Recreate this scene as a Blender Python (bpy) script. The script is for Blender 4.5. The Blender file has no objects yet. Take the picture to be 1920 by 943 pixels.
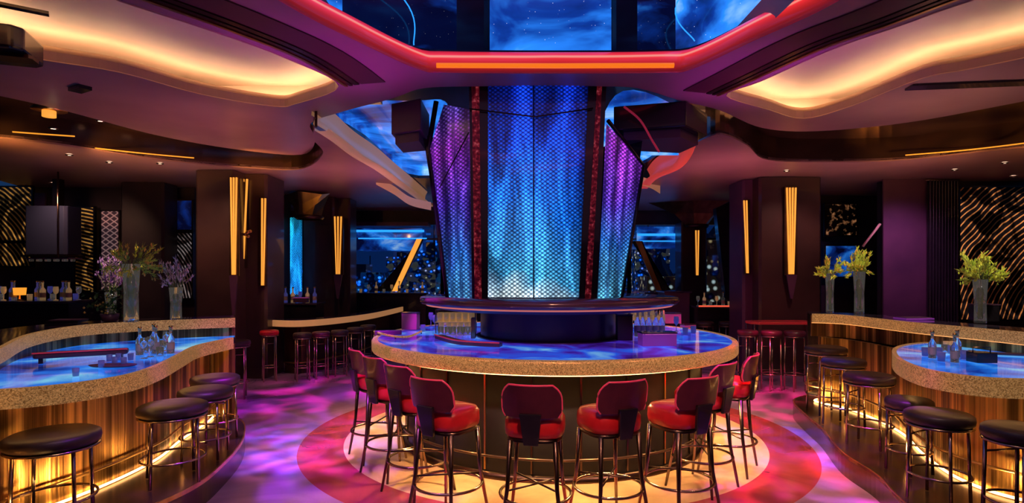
import bpy, math, random
from mathutils import Vector, Matrix
from mathutils.geometry import tessellate_polygon
random.seed(7)
R = math.radians
C = bpy.context.scene.collection
F, H, CX, HY = 1098.0, 1.82, 960.0, 510.0

# ---------------------------------------------------------------- helpers
def P(px, py, Y):
    return Vector(((px - CX) / F * Y, Y, H - (py - HY) / F * Y))
def G(px, py, z):
    Y = (H - z) * F / (py - HY)
    return ((px - CX) / F * Y, Y)
def GL(pts, z): return [G(a, b, z) for a, b in pts]

def catmull(pts, n=8, closed=False):
    pts = [tuple(p) for p in pts]; out = []; N = len(pts)
    for i in range(N if closed else N - 1):
        g = lambda k: pts[k % N] if closed else pts[max(0, min(N - 1, k))]
        a, b, c, d = g(i - 1), g(i), g(i + 1), g(i + 2)
        for j in range(n):
            t = j / n
            out.append(tuple(.5 * (2 * b[k] + (c[k] - a[k]) * t + (2 * a[k] - 5 * b[k] + 4 * c[k] - d[k]) * t * t
                       + (3 * b[k] - a[k] - 3 * c[k] + d[k]) * t ** 3) for k in range(len(b))))
    if not closed: out.append(pts[-1])
    return out
def offset(path, d, closed=False):
    out = []; N = len(path)
    for i, p in enumerate(path):
        a = path[(i - 1) % N] if closed or i else path[0]
        b = path[(i + 1) % N] if closed or i < N - 1 else path[-1]
        tx, ty = b[0] - a[0], b[1] - a[1]; l = math.hypot(tx, ty) or 1
        out.append((p[0] - ty / l * d, p[1] + tx / l * d))
    return out
def circ(cx, cy, r, n=64, a0=0, a1=360):
    full = abs(a1 - a0) >= 360
    return [(cx + r * math.cos(R(a0 + (a1 - a0) * i / (n if full else n - 1))), cy + r * math.sin(R(a0 + (a1 - a0) * i / (n if full else n - 1)))) for i in range(n)]

class MB:
    def __init__(s): s.v = []; s.f = []; s.sm = []
    def add(s, vs, fs, smooth=False):
        b = len(s.v); s.v += [tuple(v) for v in vs]
        for f in fs: s.f.append(tuple(b + i for i in f)); s.sm.append(smooth)
        return s
    def box(s, c, d, rz=0, ch=0.0):
        x, y, z = d[0] / 2, d[1] / 2, d[2] / 2; m = Matrix.Rotation(rz, 4, 'Z')
        k = min(ch, x * .9, y * .9)
        if k > 0:
            pl = [(-x + k, -y), (x - k, -y), (x, -y + k), (x, y - k), (x - k, y), (-x + k, y), (-x, y - k), (-x, -y + k)]
        else: pl = [(-x, -y), (x, -y), (x, y), (-x, y)]
        n = len(pl)
        vs = [m @ Vector((a, b, -z)) + Vector(c) for a, b in pl] + [m @ Vector((a, b, z)) + Vector(c) for a, b in pl]
        return s.add(vs, [tuple(range(n - 1, -1, -1)), tuple(range(n, 2 * n))] + [(i, (i + 1) % n, n + (i + 1) % n, n + i) for i in range(n)])
    def hexa(s, b4, t4):
        return s.add(list(b4) + list(t4), [(3, 2, 1, 0), (4, 5, 6, 7), (0, 1, 5, 4), (1, 2, 6, 5), (2, 3, 7, 6), (3, 0, 4, 7)])
    def prism(s, outer, z0, z1, holes=()):
        loops = [list(outer)] + [list(h) for h in holes]
        flat = [p for l in loops for p in l]
        tris = tessellate_polygon([[Vector((p[0], p[1], 0)) for p in l] for l in loops])
        n = len(flat)
        fs = []
        for t in tris:
            a, b, c = (flat[i] for i in t)
            if (b[0] - a[0]) * (c[1] - a[1]) - (b[1] - a[1]) * (c[0] - a[0]) < 0: t = (t[0], t[2], t[1])
            fs.append((t[2], t[1], t[0])); fs.append(tuple(i + n for i in t))
        o = 0
        for li, l in enumerate(loops):
            N = len(l)
            area = sum(l[i][0] * l[(i + 1) % N][1] - l[(i + 1) % N][0] * l[i][1] for i in range(N))
            for i in range(N):
                j = (i + 1) % N
                q = (o + i, o + j, o + j + n, o + i + n)
                if (area > 0) == (li > 0): q = q[::-1]
                fs.append(q)
            o += N
        return s.add([(p[0], p[1], z0) for p in flat] + [(p[0], p[1], z1) for p in flat], fs)
    def ribbon(s, path, z0, z1, th=0.0, closed=False, smooth=True):
        N = len(path)
        if th:
            q = offset(path, th, closed)
            vs = [(p[0], p[1], z) for p in path for z in (z0, z1)] + [(p[0], p[1], z) for p in q for z in (z0, z1)]
            fs = []
            for i in range(N if closed else N - 1):
                j = (i + 1) % N; a, b, c, d = 2 * i, 2 * j, 2 * N + 2 * i, 2 * N + 2 * j
                fs += [(a, b, b + 1, a + 1), (d, c, c + 1, d + 1), (a + 1, b + 1, d + 1, c + 1), (b, a, c, d)]
            if not closed: fs += [(0, 1, 2 * N + 1, 2 * N), (2 * N - 2, 4 * N - 2, 4 * N - 1, 2 * N - 1)]
            return s.add(vs, fs, False)
        return s.add([(p[0], p[1], z) for p in path for z in (z0, z1)], [(2 * i, 2 * ((i + 1) % N), 2 * ((i + 1) % N) + 1, 2 * i + 1) for i in range(N if closed else N - 1)], smooth)
    def strip(s, rows, smooth=True, closed=False):
        n = len(rows[0]); vs = [p for r in rows for p in r]; fs = []
        for i in range(len(rows) - 1):
            for j in range(n if closed else n - 1):
                k = (j + 1) % n
                fs.append((i * n + j, i * n + k, (i + 1) * n + k, (i + 1) * n + j))
        return s.add(vs, fs, smooth)
    def tube(s, pts, r, n=8, closed=False, r1=None):
        pts = [Vector(p) for p in pts]; N = len(pts); rows = []
        up = Vector((0, 0, 1))
        for i, p in enumerate(pts):
            a = pts[(i - 1) % N] if closed or i else pts[0]
            b = pts[(i + 1) % N] if closed or i < N - 1 else pts[-1]
            t = (b - a).normalized()
            u = t.cross(up) if abs(t.z) < .95 else t.cross(Vector((1, 0, 0)))
            u.normalize(); w = u.cross(t)
            rr = r if r1 is None else r + (r1 - r) * i / (N - 1)
            rows.append([p + u * rr * math.cos(2 * math.pi * k / n) + w * rr * math.sin(2 * math.pi * k / n) for k in range(n)])
        if closed: rows.append(rows[0])
        s.strip(rows, True, True)
        if not closed:
            b = len(s.v) - n * len(rows)
            s.f.append(tuple(b + k for k in range(n))[::-1]); s.sm.append(False)
            s.f.append(tuple(b + n * (len(rows) - 1) + k for k in range(n))); s.sm.append(False)
        return s
    def lathe(s, prof, c=(0, 0, 0), n=24, sx=1, sy=1):
        rows = [[(c[0] + r * sx * math.cos(2 * math.pi * k / n), c[1] + r * sy * math.sin(2 * math.pi * k / n), c[2] + z) for k in range(n)] for r, z in prof]
        return s.strip(rows, True, True)
    def build(s, name, m, parent=None, bevel=0, loc=None):
        me = bpy.data.meshes.new(name); me.from_pydata(s.v, [], s.f)
        me.polygons.foreach_set('use_smooth', s.sm)
        me.materials.append(m); me.update()
        o = bpy.data.objects.new(name, me); C.objects.link(o)
        if parent: o.parent = parent
        if loc: o.location = loc
        if bevel:
            b = o.modifiers.new('b', 'BEVEL'); b.width = bevel; b.segments = 2; b.limit_method = 'ANGLE'
        return o
def tag(o, label=None, cat=None, group=None, kind=None):
    if label: o['label'] = label
    if cat: o['category'] = cat
    if group: o['group'] = group
    if kind: o['kind'] = kind
    return o
def empty(name, loc, label, cat, group=None, rz=0):
    o = bpy.data.objects.new(name, None); C.objects.link(o); o.location = loc; o.rotation_euler.z = rz
    return tag(o, label, cat, group)
def struct(o, label=None, cat=None): return tag(o, label, cat, None, 'structure')
def copy_tree(o, parent=None):
    c = o.copy(); C.objects.link(c)
    if parent: c.parent = parent
    for ch in [x for x in bpy.data.objects if x.parent == o]: copy_tree(ch, c)
    return c

# ---------------------------------------------------------------- materials
MATS = {}
def mat(name, col, rough=.5, metal=0, em=None, es=0, tr=0, coat=0, ior=1.45):
    m = bpy.data.materials.new(name); m.use_nodes = True
    b = m.node_tree.nodes['Principled BSDF']
    b.inputs['Base Color'].default_value = (*col, 1); b.inputs['Roughness'].default_value = rough
    b.inputs['Metallic'].default_value = metal; b.inputs['IOR'].default_value = ior
    b.inputs['Transmission Weight'].default_value = tr; b.inputs['Coat Weight'].default_value = coat
    b.inputs['Coat Roughness'].default_value = .05
    if em: b.inputs['Emission Color'].default_value = (*em, 1); b.inputs['Emission Strength'].default_value = es
    MATS[name] = m
    return m
def NT(m):
    nt = m.node_tree
    def N(t, **kw):
        n = nt.nodes.new(t)
        for k, v in kw.items():
            if k in n.inputs: n.inputs[k].default_value = v
            else: setattr(n, k, v)
        return n
    return nt, N, nt.links.new, nt.nodes['Principled BSDF']
def ramp(N, stops):
    r = N('ShaderNodeValToRGB'); e = r.color_ramp.elements
    while len(e) < len(stops): e.new(.5)
    for i, (p, c) in enumerate(stops): e[i].position = p; e[i].color = (*c, 1)
    return r
def coords(N, L, scale, out='Object'):
    t = N('ShaderNodeTexCoord'); mp = N('ShaderNodeMapping'); mp.inputs['Scale'].default_value = scale
    L(t.outputs[out], mp.inputs[0]); return mp.outputs[0]
def noisy(m, scale, stops, sc=(1, 1, 1), detail=3, target='Base Color', dist=0, rough=None, bump=0):
    nt, N, L, b = NT(m)
    n = N('ShaderNodeTexNoise', Scale=scale, Detail=detail, Distortion=dist); L(coords(N, L, sc), n.inputs['Vector'])
    r = ramp(N, stops); L(n.outputs['Fac'], r.inputs[0])
    L(r.outputs[0], b.inputs[target])
    if rough:
        mr = N('ShaderNodeMapRange'); mr.inputs[3].default_value, mr.inputs[4].default_value = rough; L(n.outputs['Fac'], mr.inputs[0]); L(mr.outputs[0], b.inputs['Roughness'])
    if bump:
        bp = N('ShaderNodeBump', Strength=bump, Distance=.02); L(n.outputs['Fac'], bp.inputs['Height']); L(bp.outputs[0], b.inputs['Normal'])
    return m
def emis(name, col, s): return mat(name, tuple(min(1, c) * .5 for c in col), .4, 0, col, s)

M_mauve = noisy(mat('mauve_plaster', (.3, .2, .2), .38), 1.2, [(.3, (.30, .17, .17)), (.7, (.38, .23, .22))])
M_beige = noisy(mat('beige_plaster', (.62, .48, .36), .6), 1.5, [(.3, (.46, .34, .26)), (.7, (.55, .42, .32))])
M_mould = mat('cream_moulding', (.72, .52, .34), .45)
M_bronze = noisy(mat('dark_bronze', (.09, .055, .04), .22, .75), 1.4, [(.3, (.07, .04, .03)), (.7, (.16, .09, .06))], (1, 1, 3))
M_dark = noisy(mat('dark_wall', (.03, .02, .03), .45), 2, [(.3, (.022, .014, .022)), (.7, (.04, .025, .034))])
M_black = noisy(mat('black_lacquer', (.012, .01, .016), .25, 0, coat=.4), 3, [(.3, (.01, .008, .012)), (.7, (.02, .014, .022))])
M_plum = noisy(mat('plum_panel', (.09, .03, .08), .4), 1.5, [(.3, (.07, .03, .07)), (.7, (.12, .05, .10))])
M_column = noisy(mat('brown_lacquer_column', (.06, .035, .035), .3, .2, coat=.3), 1, [(.3, (.04, .022, .024)), (.7, (.09, .05, .045))])
M_steel = mat('bronze_steel', (.42, .31, .22), .22, 1)
M_dsteel = mat('dark_steel', (.12, .08, .065), .3, 1)
M_gold = noisy(mat('brushed_gold', (.7, .42, .14), .3, 1), 6, [(.3, (.55, .30, .09)), (.7, (.85, .55, .2))], (1, 1, .1))
M_ledw = emis('warm_led', (1, .50, .16), 7)
M_ledc = emis('cove_led', (1, .66, .36), 34)
M_ledg = emis('gold_led', (1, .40, .055), .95)
M_ledo = emis('amber_led', (1, .36, .03), 1.0)
M_ledb = emis('blue_led', (.02, .30, 1), 1.4)
M_down = emis('downlight_lamp', (1, .75, .5), 6)
M_red = noisy(mat('red_leather', (.55, .015, .02), .33, coat=.25), 9, [(.3, (.50, .010, .018)), (.7, (.66, .02, .03))], bump=.08)
M_maroon = noisy(mat('maroon_leather', (.09, .012, .03), .35, coat=.2), 9, [(.3, (.07, .010, .028)), (.7, (.11, .016, .035))], bump=.08)
M_pipe = mat('crimson_piping', (.75, .06, .12), .3, 0, (.6, .03, .08), .25)
M_seat = noisy(mat('black_leather', (.03, .02, .02), .42), 8, [(.3, (.026, .016, .016)), (.7, (.05, .03, .028))], bump=.06)
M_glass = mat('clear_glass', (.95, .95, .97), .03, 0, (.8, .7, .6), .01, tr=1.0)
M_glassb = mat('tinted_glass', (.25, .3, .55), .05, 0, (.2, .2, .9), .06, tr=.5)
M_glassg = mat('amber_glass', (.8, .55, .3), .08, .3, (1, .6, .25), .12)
M_green = noisy(mat('yellow_green_leaf', (.45, .55, .05), .5), 14, [(.3, (.38, .55, .04)), (.7, (.95, .95, .12))])
M_dgreen = mat('dark_leaf', (.07, .14, .03), .5)
M_purple = mat('lilac_petal', (.5, .22, .55), .5)
M_white = mat('pale_petal', (.75, .62, .6), .5)
M_yel = mat('yellow_petal', (.8, .5, .08), .5)
M_stem = mat('stem_green', (.25, .3, .08), .5)
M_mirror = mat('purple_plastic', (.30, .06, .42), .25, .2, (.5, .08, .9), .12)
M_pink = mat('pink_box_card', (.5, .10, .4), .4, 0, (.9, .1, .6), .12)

def tile_mat(name, zst, s=25, bright=1.0, scale_z=1.0):
    """scale-tiled luminous panel: colour by height, cell pattern, soft vertical folds"""
    m = mat(name, (.01, .01, .04), .25, coat=.5); nt, N, L, b = NT(m)
    t = N('ShaderNodeTexCoord'); sp = N('ShaderNodeSeparateXYZ'); L(t.outputs['Object'], sp.inputs[0])
    mr = N('ShaderNodeMapRange'); mr.inputs[1].default_value = 1.5; mr.inputs[2].default_value = 3.8
    n1 = N('ShaderNodeTexNoise', Scale=1.6, Detail=2, Distortion=.5); L(coords(N, L, (1.6, 1.6, .6)), n1.inputs['Vector'])
    ma = N('ShaderNodeMath', operation='MULTIPLY_ADD'); L(n1.outputs['Fac'], ma.inputs[0]); ma.inputs[1].default_value = .9
    L(sp.outputs['Z'], ma.inputs[2]); 
    sb = N('ShaderNodeMath', operation='SUBTRACT'); L(ma.outputs[0], sb.inputs[0]); sb.inputs[1].default_value = .45
    L(sb.outputs[0], mr.inputs[0]); r = ramp(N, zst); L(mr.outputs[0], r.inputs[0])
    v = N('ShaderNodeTexVoronoi', Scale=s, Randomness=.12); mp = N('ShaderNodeMapping'); mp.inputs['Rotation'].default_value = (0, R(45), 0); L(coords(N, L, (1, .3, 1.35 * scale_z)), mp.inputs[0]); L(mp.outputs[0], v.inputs['Vector'])
    c = ramp(N, [(.12, (1.7, 1.7, 1.7)), (.36, (.55, .55, .55)), (.56, (.10, .10, .13))]); L(v.outputs['Distance'], c.inputs[0])
    n2 = N('ShaderNodeTexNoise', Scale=1.5, Detail=3, Distortion=.8); L(coords(N, L, (3.2, 3.2, .55)), n2.inputs['Vector'])
    c2 = ramp(N, [(.34, (.2, .2, .22)), (.5, (.75, .75, .75)), (.66, (2.4, 2.4, 2.4))]); L(n2.outputs['Fac'], c2.inputs[0])
    m1 = N('ShaderNodeMix', data_type='RGBA', blend_type='MULTIPLY'); m1.inputs[0].default_value = 1
    L(r.outputs[0], m1.inputs[6]); L(c.outputs[0], m1.inputs[7])
    m2 = N('ShaderNodeMix', data_type='RGBA', blend_type='MULTIPLY'); m2.inputs[0].default_value = 1
    L(m1.outputs[2], m2.inputs[6]); L(c2.outputs[0], m2.inputs[7])
    L(m2.outputs[2], b.inputs['Emission Color']); b.inputs['Emission Strength'].default_value = bright
    return m
M_tile = tile_mat('blue_scale_screen', [(0, (.75, .95, 1)), (.12, (.08, .50, .95)), (.42, (.008, .15, .80)), (.70, (.004, .05, .60)), (1, (.002, .015, .35))], bright=1.4)
M_tilep = tile_mat('violet_scale_screen', [(0, (.15, .65, 1)), (.25, (.04, .25, .95)), (.45, (.14, .06, .8)), (.72, (.42, .04, .72)), (1, (.04, .14, .65))], bright=1.25)

def galaxy(name, strength=1.0, dark=.5, sc=1.0, cols=((.001, .003, .03), (.003, .03, .25), (.02, .22, .9), (.5, .8, 1))):
    m = mat(name, (.005, .006, .03), .12, coat=.6); nt, N, L, b = NT(m)
    n = N('ShaderNodeTexNoise', Scale=.8 * sc, Detail=5, Distortion=.7, Roughness=.5); L(coords(N, L, (1, 1, 1.6)), n.inputs['Vector'])
    r = ramp(N, [(dark - .1, cols[0]), (dark, cols[1]), (dark + .12, cols[2]), (dark + .3, cols[3])]); L(n.outputs['Fac'], r.inputs[0])
    v = N('ShaderNodeTexVoronoi', Scale=16 * sc); L(coords(N, L, (1, 1, 1)), v.inputs['Vector'])
    s = ramp(N, [(0, (2.5, 2.5, 3)), (.07, (0, 0, 0))]); L(v.outputs['Distance'], s.inputs[0])
    a = N('ShaderNodeMix', data_type='RGBA', blend_type='ADD'); a.inputs[0].default_value = .35
    L(r.outputs[0], a.inputs[6]); L(s.outputs[0], a.inputs[7]); L(a.outputs[2], b.inputs['Emission Color'])
    b.inputs['Emission Strength'].default_value = strength
    return m
M_gal = galaxy('nebula_screen', 1.35, .46)
M_gald = galaxy('dark_nebula_glass', .6, .60, 1.6)
M_galc = galaxy('nebula_ceiling_glass', 1.0, .50, 1.2)
M_top = galaxy('luminous_blue_bartop', .95, .45, 2.6, ((.03, .004, .16), (.06, .02, .50), (.02, .12, .95), (.25, .65, 1)))
M_topl = galaxy('luminous_aqua_bartop', 1.0, .42, 2.2, ((.003, .01, .10), (.004, .05, .42), (.01, .22, .95), (.25, .75, 1)))
M_dtop = noisy(mat('dark_stone_top', (.03, .02, .04), .12, coat=.6), 4, [(.3, (.02, .014, .03)), (.7, (.08, .05, .09))])

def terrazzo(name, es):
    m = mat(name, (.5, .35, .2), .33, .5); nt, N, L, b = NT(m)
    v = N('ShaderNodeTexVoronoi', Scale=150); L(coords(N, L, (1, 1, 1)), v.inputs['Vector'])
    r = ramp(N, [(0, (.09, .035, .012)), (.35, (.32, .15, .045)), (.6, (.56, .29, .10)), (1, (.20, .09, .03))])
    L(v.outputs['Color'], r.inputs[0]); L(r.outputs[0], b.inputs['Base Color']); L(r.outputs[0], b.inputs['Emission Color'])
    b.inputs['Emission Strength'].default_value = es  # self-emission painted in for light falling on the rims
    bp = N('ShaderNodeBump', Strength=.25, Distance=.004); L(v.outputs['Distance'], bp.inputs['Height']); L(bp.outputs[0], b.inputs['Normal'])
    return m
M_rim = terrazzo('lit_gold_terrazzo', .62)
M_rim2 = terrazzo('lit_bronze_terrazzo', .5)
def ribs(name):
    m = mat(name, (.3, .18, .07), .33, .9); nt, N, L, b = NT(m)
    n = N('ShaderNodeTexNoise', Scale=5, Detail=4, Roughness=.7); L(coords(N, L, (1.5, 1.5, .02)), n.inputs['Vector'])
    r = ramp(N, [(.34, (.02, .010, .004)), (.5, (.16, .085, .028)), (.64, (.85, .50, .16))]); L(n.outputs['Fac'], r.inputs[0]); L(r.outputs[0], b.inputs['Base Color'])
    bp = N('ShaderNodeBump', Strength=.5, Distance=.02); L(n.outputs['Fac'], bp.inputs['Height']); L(bp.outputs[0], b.inputs['Normal'])
    return m
M_ribs = ribs('ribbed_gold_cladding')
def waves(name, c1, c2, scale, loc, em=.25, dist=2.5, thr=.6, flat=(1, 1, 1)):
    """concentric carved strokes sweeping round a centre beyond the panel"""
    m = mat(name, c2, .35, .6); nt, N, L, b = NT(m)
    t = N('ShaderNodeTexCoord'); mp = N('ShaderNodeMapping'); mp.inputs['Location'].default_value = loc; mp.inputs['Scale'].default_value = flat; L(t.outputs['Object'], mp.inputs[0])
    w = N('ShaderNodeTexWave', wave_type='RINGS', Scale=scale, Distortion=dist, Detail=2); w.rings_direction = 'Y'; w.inputs['Detail Scale'].default_value = .5; L(mp.outputs[0], w.inputs['Vector'])
    n = N('ShaderNodeTexNoise', Scale=2.2, Detail=4, Distortion=1.5); L(t.outputs['Object'], n.inputs['Vector'])
    rr = ramp(N, [(.46, (.02, .02, .02)), (.64, (1.3, 1.3, 1.3))]); L(n.outputs['Fac'], rr.inputs[0])
    r = ramp(N, [(thr, c2), (thr + .25, c1)]); L(w.outputs['Fac'], r.inputs[0]); L(r.outputs[0], b.inputs['Base Color'])
    mx = N('ShaderNodeMix', data_type='RGBA', blend_type='MULTIPLY'); mx.inputs[0].default_value = 1
    L(r.outputs[0], mx.inputs[6]); L(rr.outputs[0], mx.inputs[7])
    L(mx.outputs[2], b.inputs['Emission Color']); b.inputs['Emission Strength'].default_value = em
    return m
M_wave = waves('gold_wave_screen', (.85, .38, .07), (.012, .008, .008), 4.2, (.9, 0, .5), em=.55)
M_waven = waves('gold_striped_screen', (.85, .38, .07), (.012, .008, .008), 4.6, (.6, 0, 1.6), em=.6, dist=1.2)
M_wave2 = waves('copper_wave_screen', (.85, .27, .07), (.010, .006, .006), 3.6, (-1.9, 0, .5), em=.9, dist=5, thr=.80)
M_wave3 = waves('silver_wave_screen', (.6, .5, .48), (.012, .008, .01), 5.5, (1.4, 0, .2), em=.4)
def lattice():
    m = mat('lattice_screen', (.1, .05, .06), .4); nt, N, L, b = NT(m)
    outs = []
    for a in (35, -35):
        t = N('ShaderNodeTexCoord'); mp = N('ShaderNodeMapping'); mp.inputs['Rotation'].default_value = (0, R(a), 0); L(t.outputs['Object'], mp.inputs[0])
        w = N('ShaderNodeTexWave', Scale=3.4); w.bands_direction = 'Z'; L(mp.outputs[0], w.inputs['Vector']); outs.append(w)
    mx = N('ShaderNodeMath', operation='MAXIMUM'); L(outs[0].outputs['Fac'], mx.inputs[0]); L(outs[1].outputs['Fac'], mx.inputs[1])
    r = ramp(N, [(.8, (.05, .025, .035)), (.95, (.45, .26, .25))]); L(mx.outputs[0], r.inputs[0]); L(r.outputs[0], b.inputs['Base Color'])
    L(r.outputs[0], b.inputs['Emission Color']); b.inputs['Emission Strength'].default_value = .35
    return m
M_lat = lattice()
# red cove: its light gradient is painted as emission, brightest pink at mid height
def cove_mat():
    m = mat('red_cove_painted_glow', (.25, .01, .015), .3, coat=.3); nt, N, L, b = NT(m)
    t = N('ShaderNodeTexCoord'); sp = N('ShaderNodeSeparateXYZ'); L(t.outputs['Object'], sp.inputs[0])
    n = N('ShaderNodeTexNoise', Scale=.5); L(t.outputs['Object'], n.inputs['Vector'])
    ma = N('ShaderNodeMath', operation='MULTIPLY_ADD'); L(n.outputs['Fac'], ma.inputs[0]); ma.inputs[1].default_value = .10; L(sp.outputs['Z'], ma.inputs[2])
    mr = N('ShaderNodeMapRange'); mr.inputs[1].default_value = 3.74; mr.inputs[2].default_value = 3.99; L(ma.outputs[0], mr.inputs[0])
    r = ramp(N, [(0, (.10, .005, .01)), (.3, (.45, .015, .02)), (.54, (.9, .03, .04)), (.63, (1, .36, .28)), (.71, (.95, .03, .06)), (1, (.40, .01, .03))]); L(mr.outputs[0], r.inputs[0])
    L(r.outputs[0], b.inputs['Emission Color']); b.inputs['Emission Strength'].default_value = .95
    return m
M_cove = cove_mat()
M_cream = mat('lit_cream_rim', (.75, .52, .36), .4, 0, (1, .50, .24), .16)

BC = (.45, 6.7)      # centre of the round island bar
def floor_mat():
    m = mat('polished_floor', (.3, .2, .3), .2, coat=.2); nt, N, L, b = NT(m)
    t = N('ShaderNodeTexCoord'); sp = N('ShaderNodeSeparateXYZ'); L(t.outputs['Object'], sp.inputs[0])
    cm = N('ShaderNodeCombineXYZ'); L(sp.outputs['X'], cm.inputs[0]); L(sp.outputs['Y'], cm.inputs[1])
    d = N('ShaderNodeVectorMath', operation='DISTANCE'); L(cm.outputs[0], d.inputs[0]); d.inputs[1].default_value = (*BC, 0)
    mr = N('ShaderNodeMapRange'); mr.inputs[1].default_value = 0; mr.inputs[2].default_value = 5; L(d.outputs['Value'], mr.inputs[0])
    r = ramp(N, [(0, (.66, .46, .25)), (2.28 / 5, (.34, .05, .07)), (2.72 / 5, (.34, .20, .36))]); r.color_ramp.interpolation = 'CONSTANT'
    L(mr.outputs[0], r.inputs[0])
    n = N('ShaderNodeTexNoise', Scale=1.3, Detail=5, Distortion=1.2); L(t.outputs['Object'], n.inputs['Vector'])
    c = ramp(N, [(.3, (.55, .5, .55)), (.7, (1.15, 1.1, 1.15))]); L(n.outputs['Fac'], c.inputs[0])
    mx = N('ShaderNodeMix', data_type='RGBA', blend_type='MULTIPLY'); mx.inputs[0].default_value = 1
    L(r.outputs[0], mx.inputs[6]); L(c.outputs[0], mx.inputs[7]); L(mx.outputs[2], b.inputs['Base Color'])
    rr = N('ShaderNodeMapRange'); rr.inputs[3].default_value = .12; rr.inputs[4].default_value = .34; L(n.outputs['Fac'], rr.inputs[0]); L(rr.outputs[0], b.inputs['Roughness'])
    return m
M_floor = floor_mat()
def pane_mat():
    m = bpy.data.materials.new('window_glass'); m.use_nodes = True; nt = m.node_tree; nt.nodes.clear()
    o = nt.nodes.new('ShaderNodeOutputMaterial'); g = nt.nodes.new('ShaderNodeBsdfGlossy'); t = nt.nodes.new('ShaderNodeBsdfTransparent'); x = nt.nodes.new('ShaderNodeMixShader')
    g.inputs['Roughness'].default_value = .05; g.inputs['Color'].default_value = (.6, .7, 1, 1); t.inputs['Color'].default_value = (.55, .75, 1, 1); x.inputs[0].default_value = .12
    nt.links.new(t.outputs[0], x.inputs[1]); nt.links.new(g.outputs[0], x.inputs[2]); nt.links.new(x.outputs[0], o.inputs[0]); return m
M_pane = pane_mat()
def city_mat(i, warm):
    m = mat('city_facade_%d' % i, (.01, .014, .03), .5); nt, N, L, b = NT(m)
    v = N('ShaderNodeTexVoronoi', Scale=1.0, Randomness=1.0); L(coords(N, L, (2.3, 2.3, 2.6)), v.inputs['Vector'])
    s = ramp(N, [(.16, (1, 1, 1)), (.34, (.03, .03, .03))]); L(v.outputs['Distance'], s.inputs[0])
    c = ramp(N, [(.35, (0, .01, .05)), (.5, (.02, .22, .9)), (.7, (1, .55, .2) if warm else (.1, .6, 1)), (1, (1, .8, .5))]); L(v.outputs['Color'], c.inputs[0])
    mx = N('ShaderNodeMix', data_type='RGBA', blend_type='MULTIPLY'); mx.inputs[0].default_value = 1
    L(s.outputs[0], mx.inputs[6]); L(c.outputs[0], mx.inputs[7]); L(mx.outputs[2], b.inputs['Emission Color']); b.inputs['Emission Strength'].default_value = 3.0
    return m

# ---------------------------------------------------------------- setting: floor and ceiling
struct(MB().box((0, 7, -.05), (24, 24, .1)).build('floor', M_floor), 'polished stone floor with inlaid rings around the island bar', 'floor')

ZA = 3.7
A_far = catmull(GL([(-260, 130), (0, 180), (130, 210), (300, 255), (450, 281), (565, 290), (592, 262), (582, 232), (640, 210), (735, 185)], ZA)
                + [(-.9, 5.99), (-.3, 5.93), (.3, 5.90), (.9, 5.93), (1.3, 6.0)]
                + GL([(1280, 190), (1350, 207), (1430, 240), (1530, 246), (1700, 230), (1920, 190), (2180, 140)], ZA), 6)
A_out = A_far + [(11.5, 3), (11.5, -3), (-11.5, -3), (-11.5, 3)]
star = catmull([(-.85, 5.42), (-.6, 5.5), (.4, 5.52), (1.4, 5.5), (1.66, 5.4), (1.95, 4.75), (2.25, 4.05), (2.4, 3.0), (2.0, 1.7), (.9, 1.1), (-.3, 1.1), (-1.4, 1.8), (-1.85, 3.0), (-1.6, 4.05), (-1.2, 4.85)], 6, True)
cofL = catmull(GL([(36, 102), (223, 134), (379, 176), (512, 198), (556, 193), (635, 160), (534, 107), (401, 58), (223, 0), (60, -60), (-150, -40), (-60, 60)], ZA), 5, True)
cofR = catmull(GL([(1362, 178), (1440, 204), (1507, 221), (1592, 199), (1725, 147), (1814, 129), (1920, 107), (2060, 75), (2150, 0), (2000, -50), (1820, 0), (1681, 49), (1556, 93), (1427, 151)], ZA), 5, True)
struct(MB().prism(A_out, ZA, ZA + .08, [star, cofL, cofR]).build('ceiling', M_mauve), 'wavy mauve plaster ceiling with a star recess and two coffers', 'ceiling')
# coffers
def ccw(p):
    a = sum(p[i][0] * p[(i + 1) % len(p)][1] - p[(i + 1) % len(p)][0] * p[i][1] for i in range(len(p)))
    return p if a > 0 else p[::-1]
for i, cf in enumerate((cofL, cofR)):
    cf = ccw(cf)                     # offset(+) goes inward for ccw loops
    out = offset(cf, -.22, True)
    xs = [p[0] for p in out]; ys = [p[1] for p in out]
    bb = [(min(xs), min(ys)), (max(xs), min(ys)), (max(xs), max(ys)), (min(xs), max(ys))]
    struct(MB().prism(bb, 4.0, 4.04).build('ceiling', M_beige), ('beige recessed coffer ceiling glowing beside the dark bracket', 'beige recessed coffer ceiling with a sprinkler head')[i], 'ceiling')
    struct(MB().ribbon(bb, ZA + .08, 4.0, closed=True, smooth=False).build('trim_1', M_beige))
    mb = MB()
    prof = [(0, ZA - .01), (-.012, ZA + .03), (.0, ZA + .032), (-.02, ZA + .075), (-.008, ZA + .078), (-.02, ZA + .13), (-.045, ZA + .13), (-.045, ZA + .08)]
    rows = [[(p[0], p[1], z) for p in offset(cf, -.0 + d, True)] for d, z in prof]
    mb.strip(rows, True, True)
    struct(mb.build('trim_2', M_mould), ('cream stepped moulding round the coffer above the winding bar', 'cream stepped moulding round the coffer above the vases')[i], 'moulding')
    n = len(cf); led = []
    o2 = offset(cf, -.13, True)
    l = MB(); l.tube([(p[0], p[1], ZA + .11) for p in o2], .016, 6, True)
    t = l.build('cove_light', M_ledc)
    tag(t, ('warm light strip hidden in the coffer above the winding bar', 'warm light strip hidden in the coffer above the vases')[i], 'light strip')
M_maroonp = noisy(mat('maroon_satin', (.08, .02, .03), .35), 1.2, [(.3, (.045, .015, .018)), (.7, (.10, .03, .035))])
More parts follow.
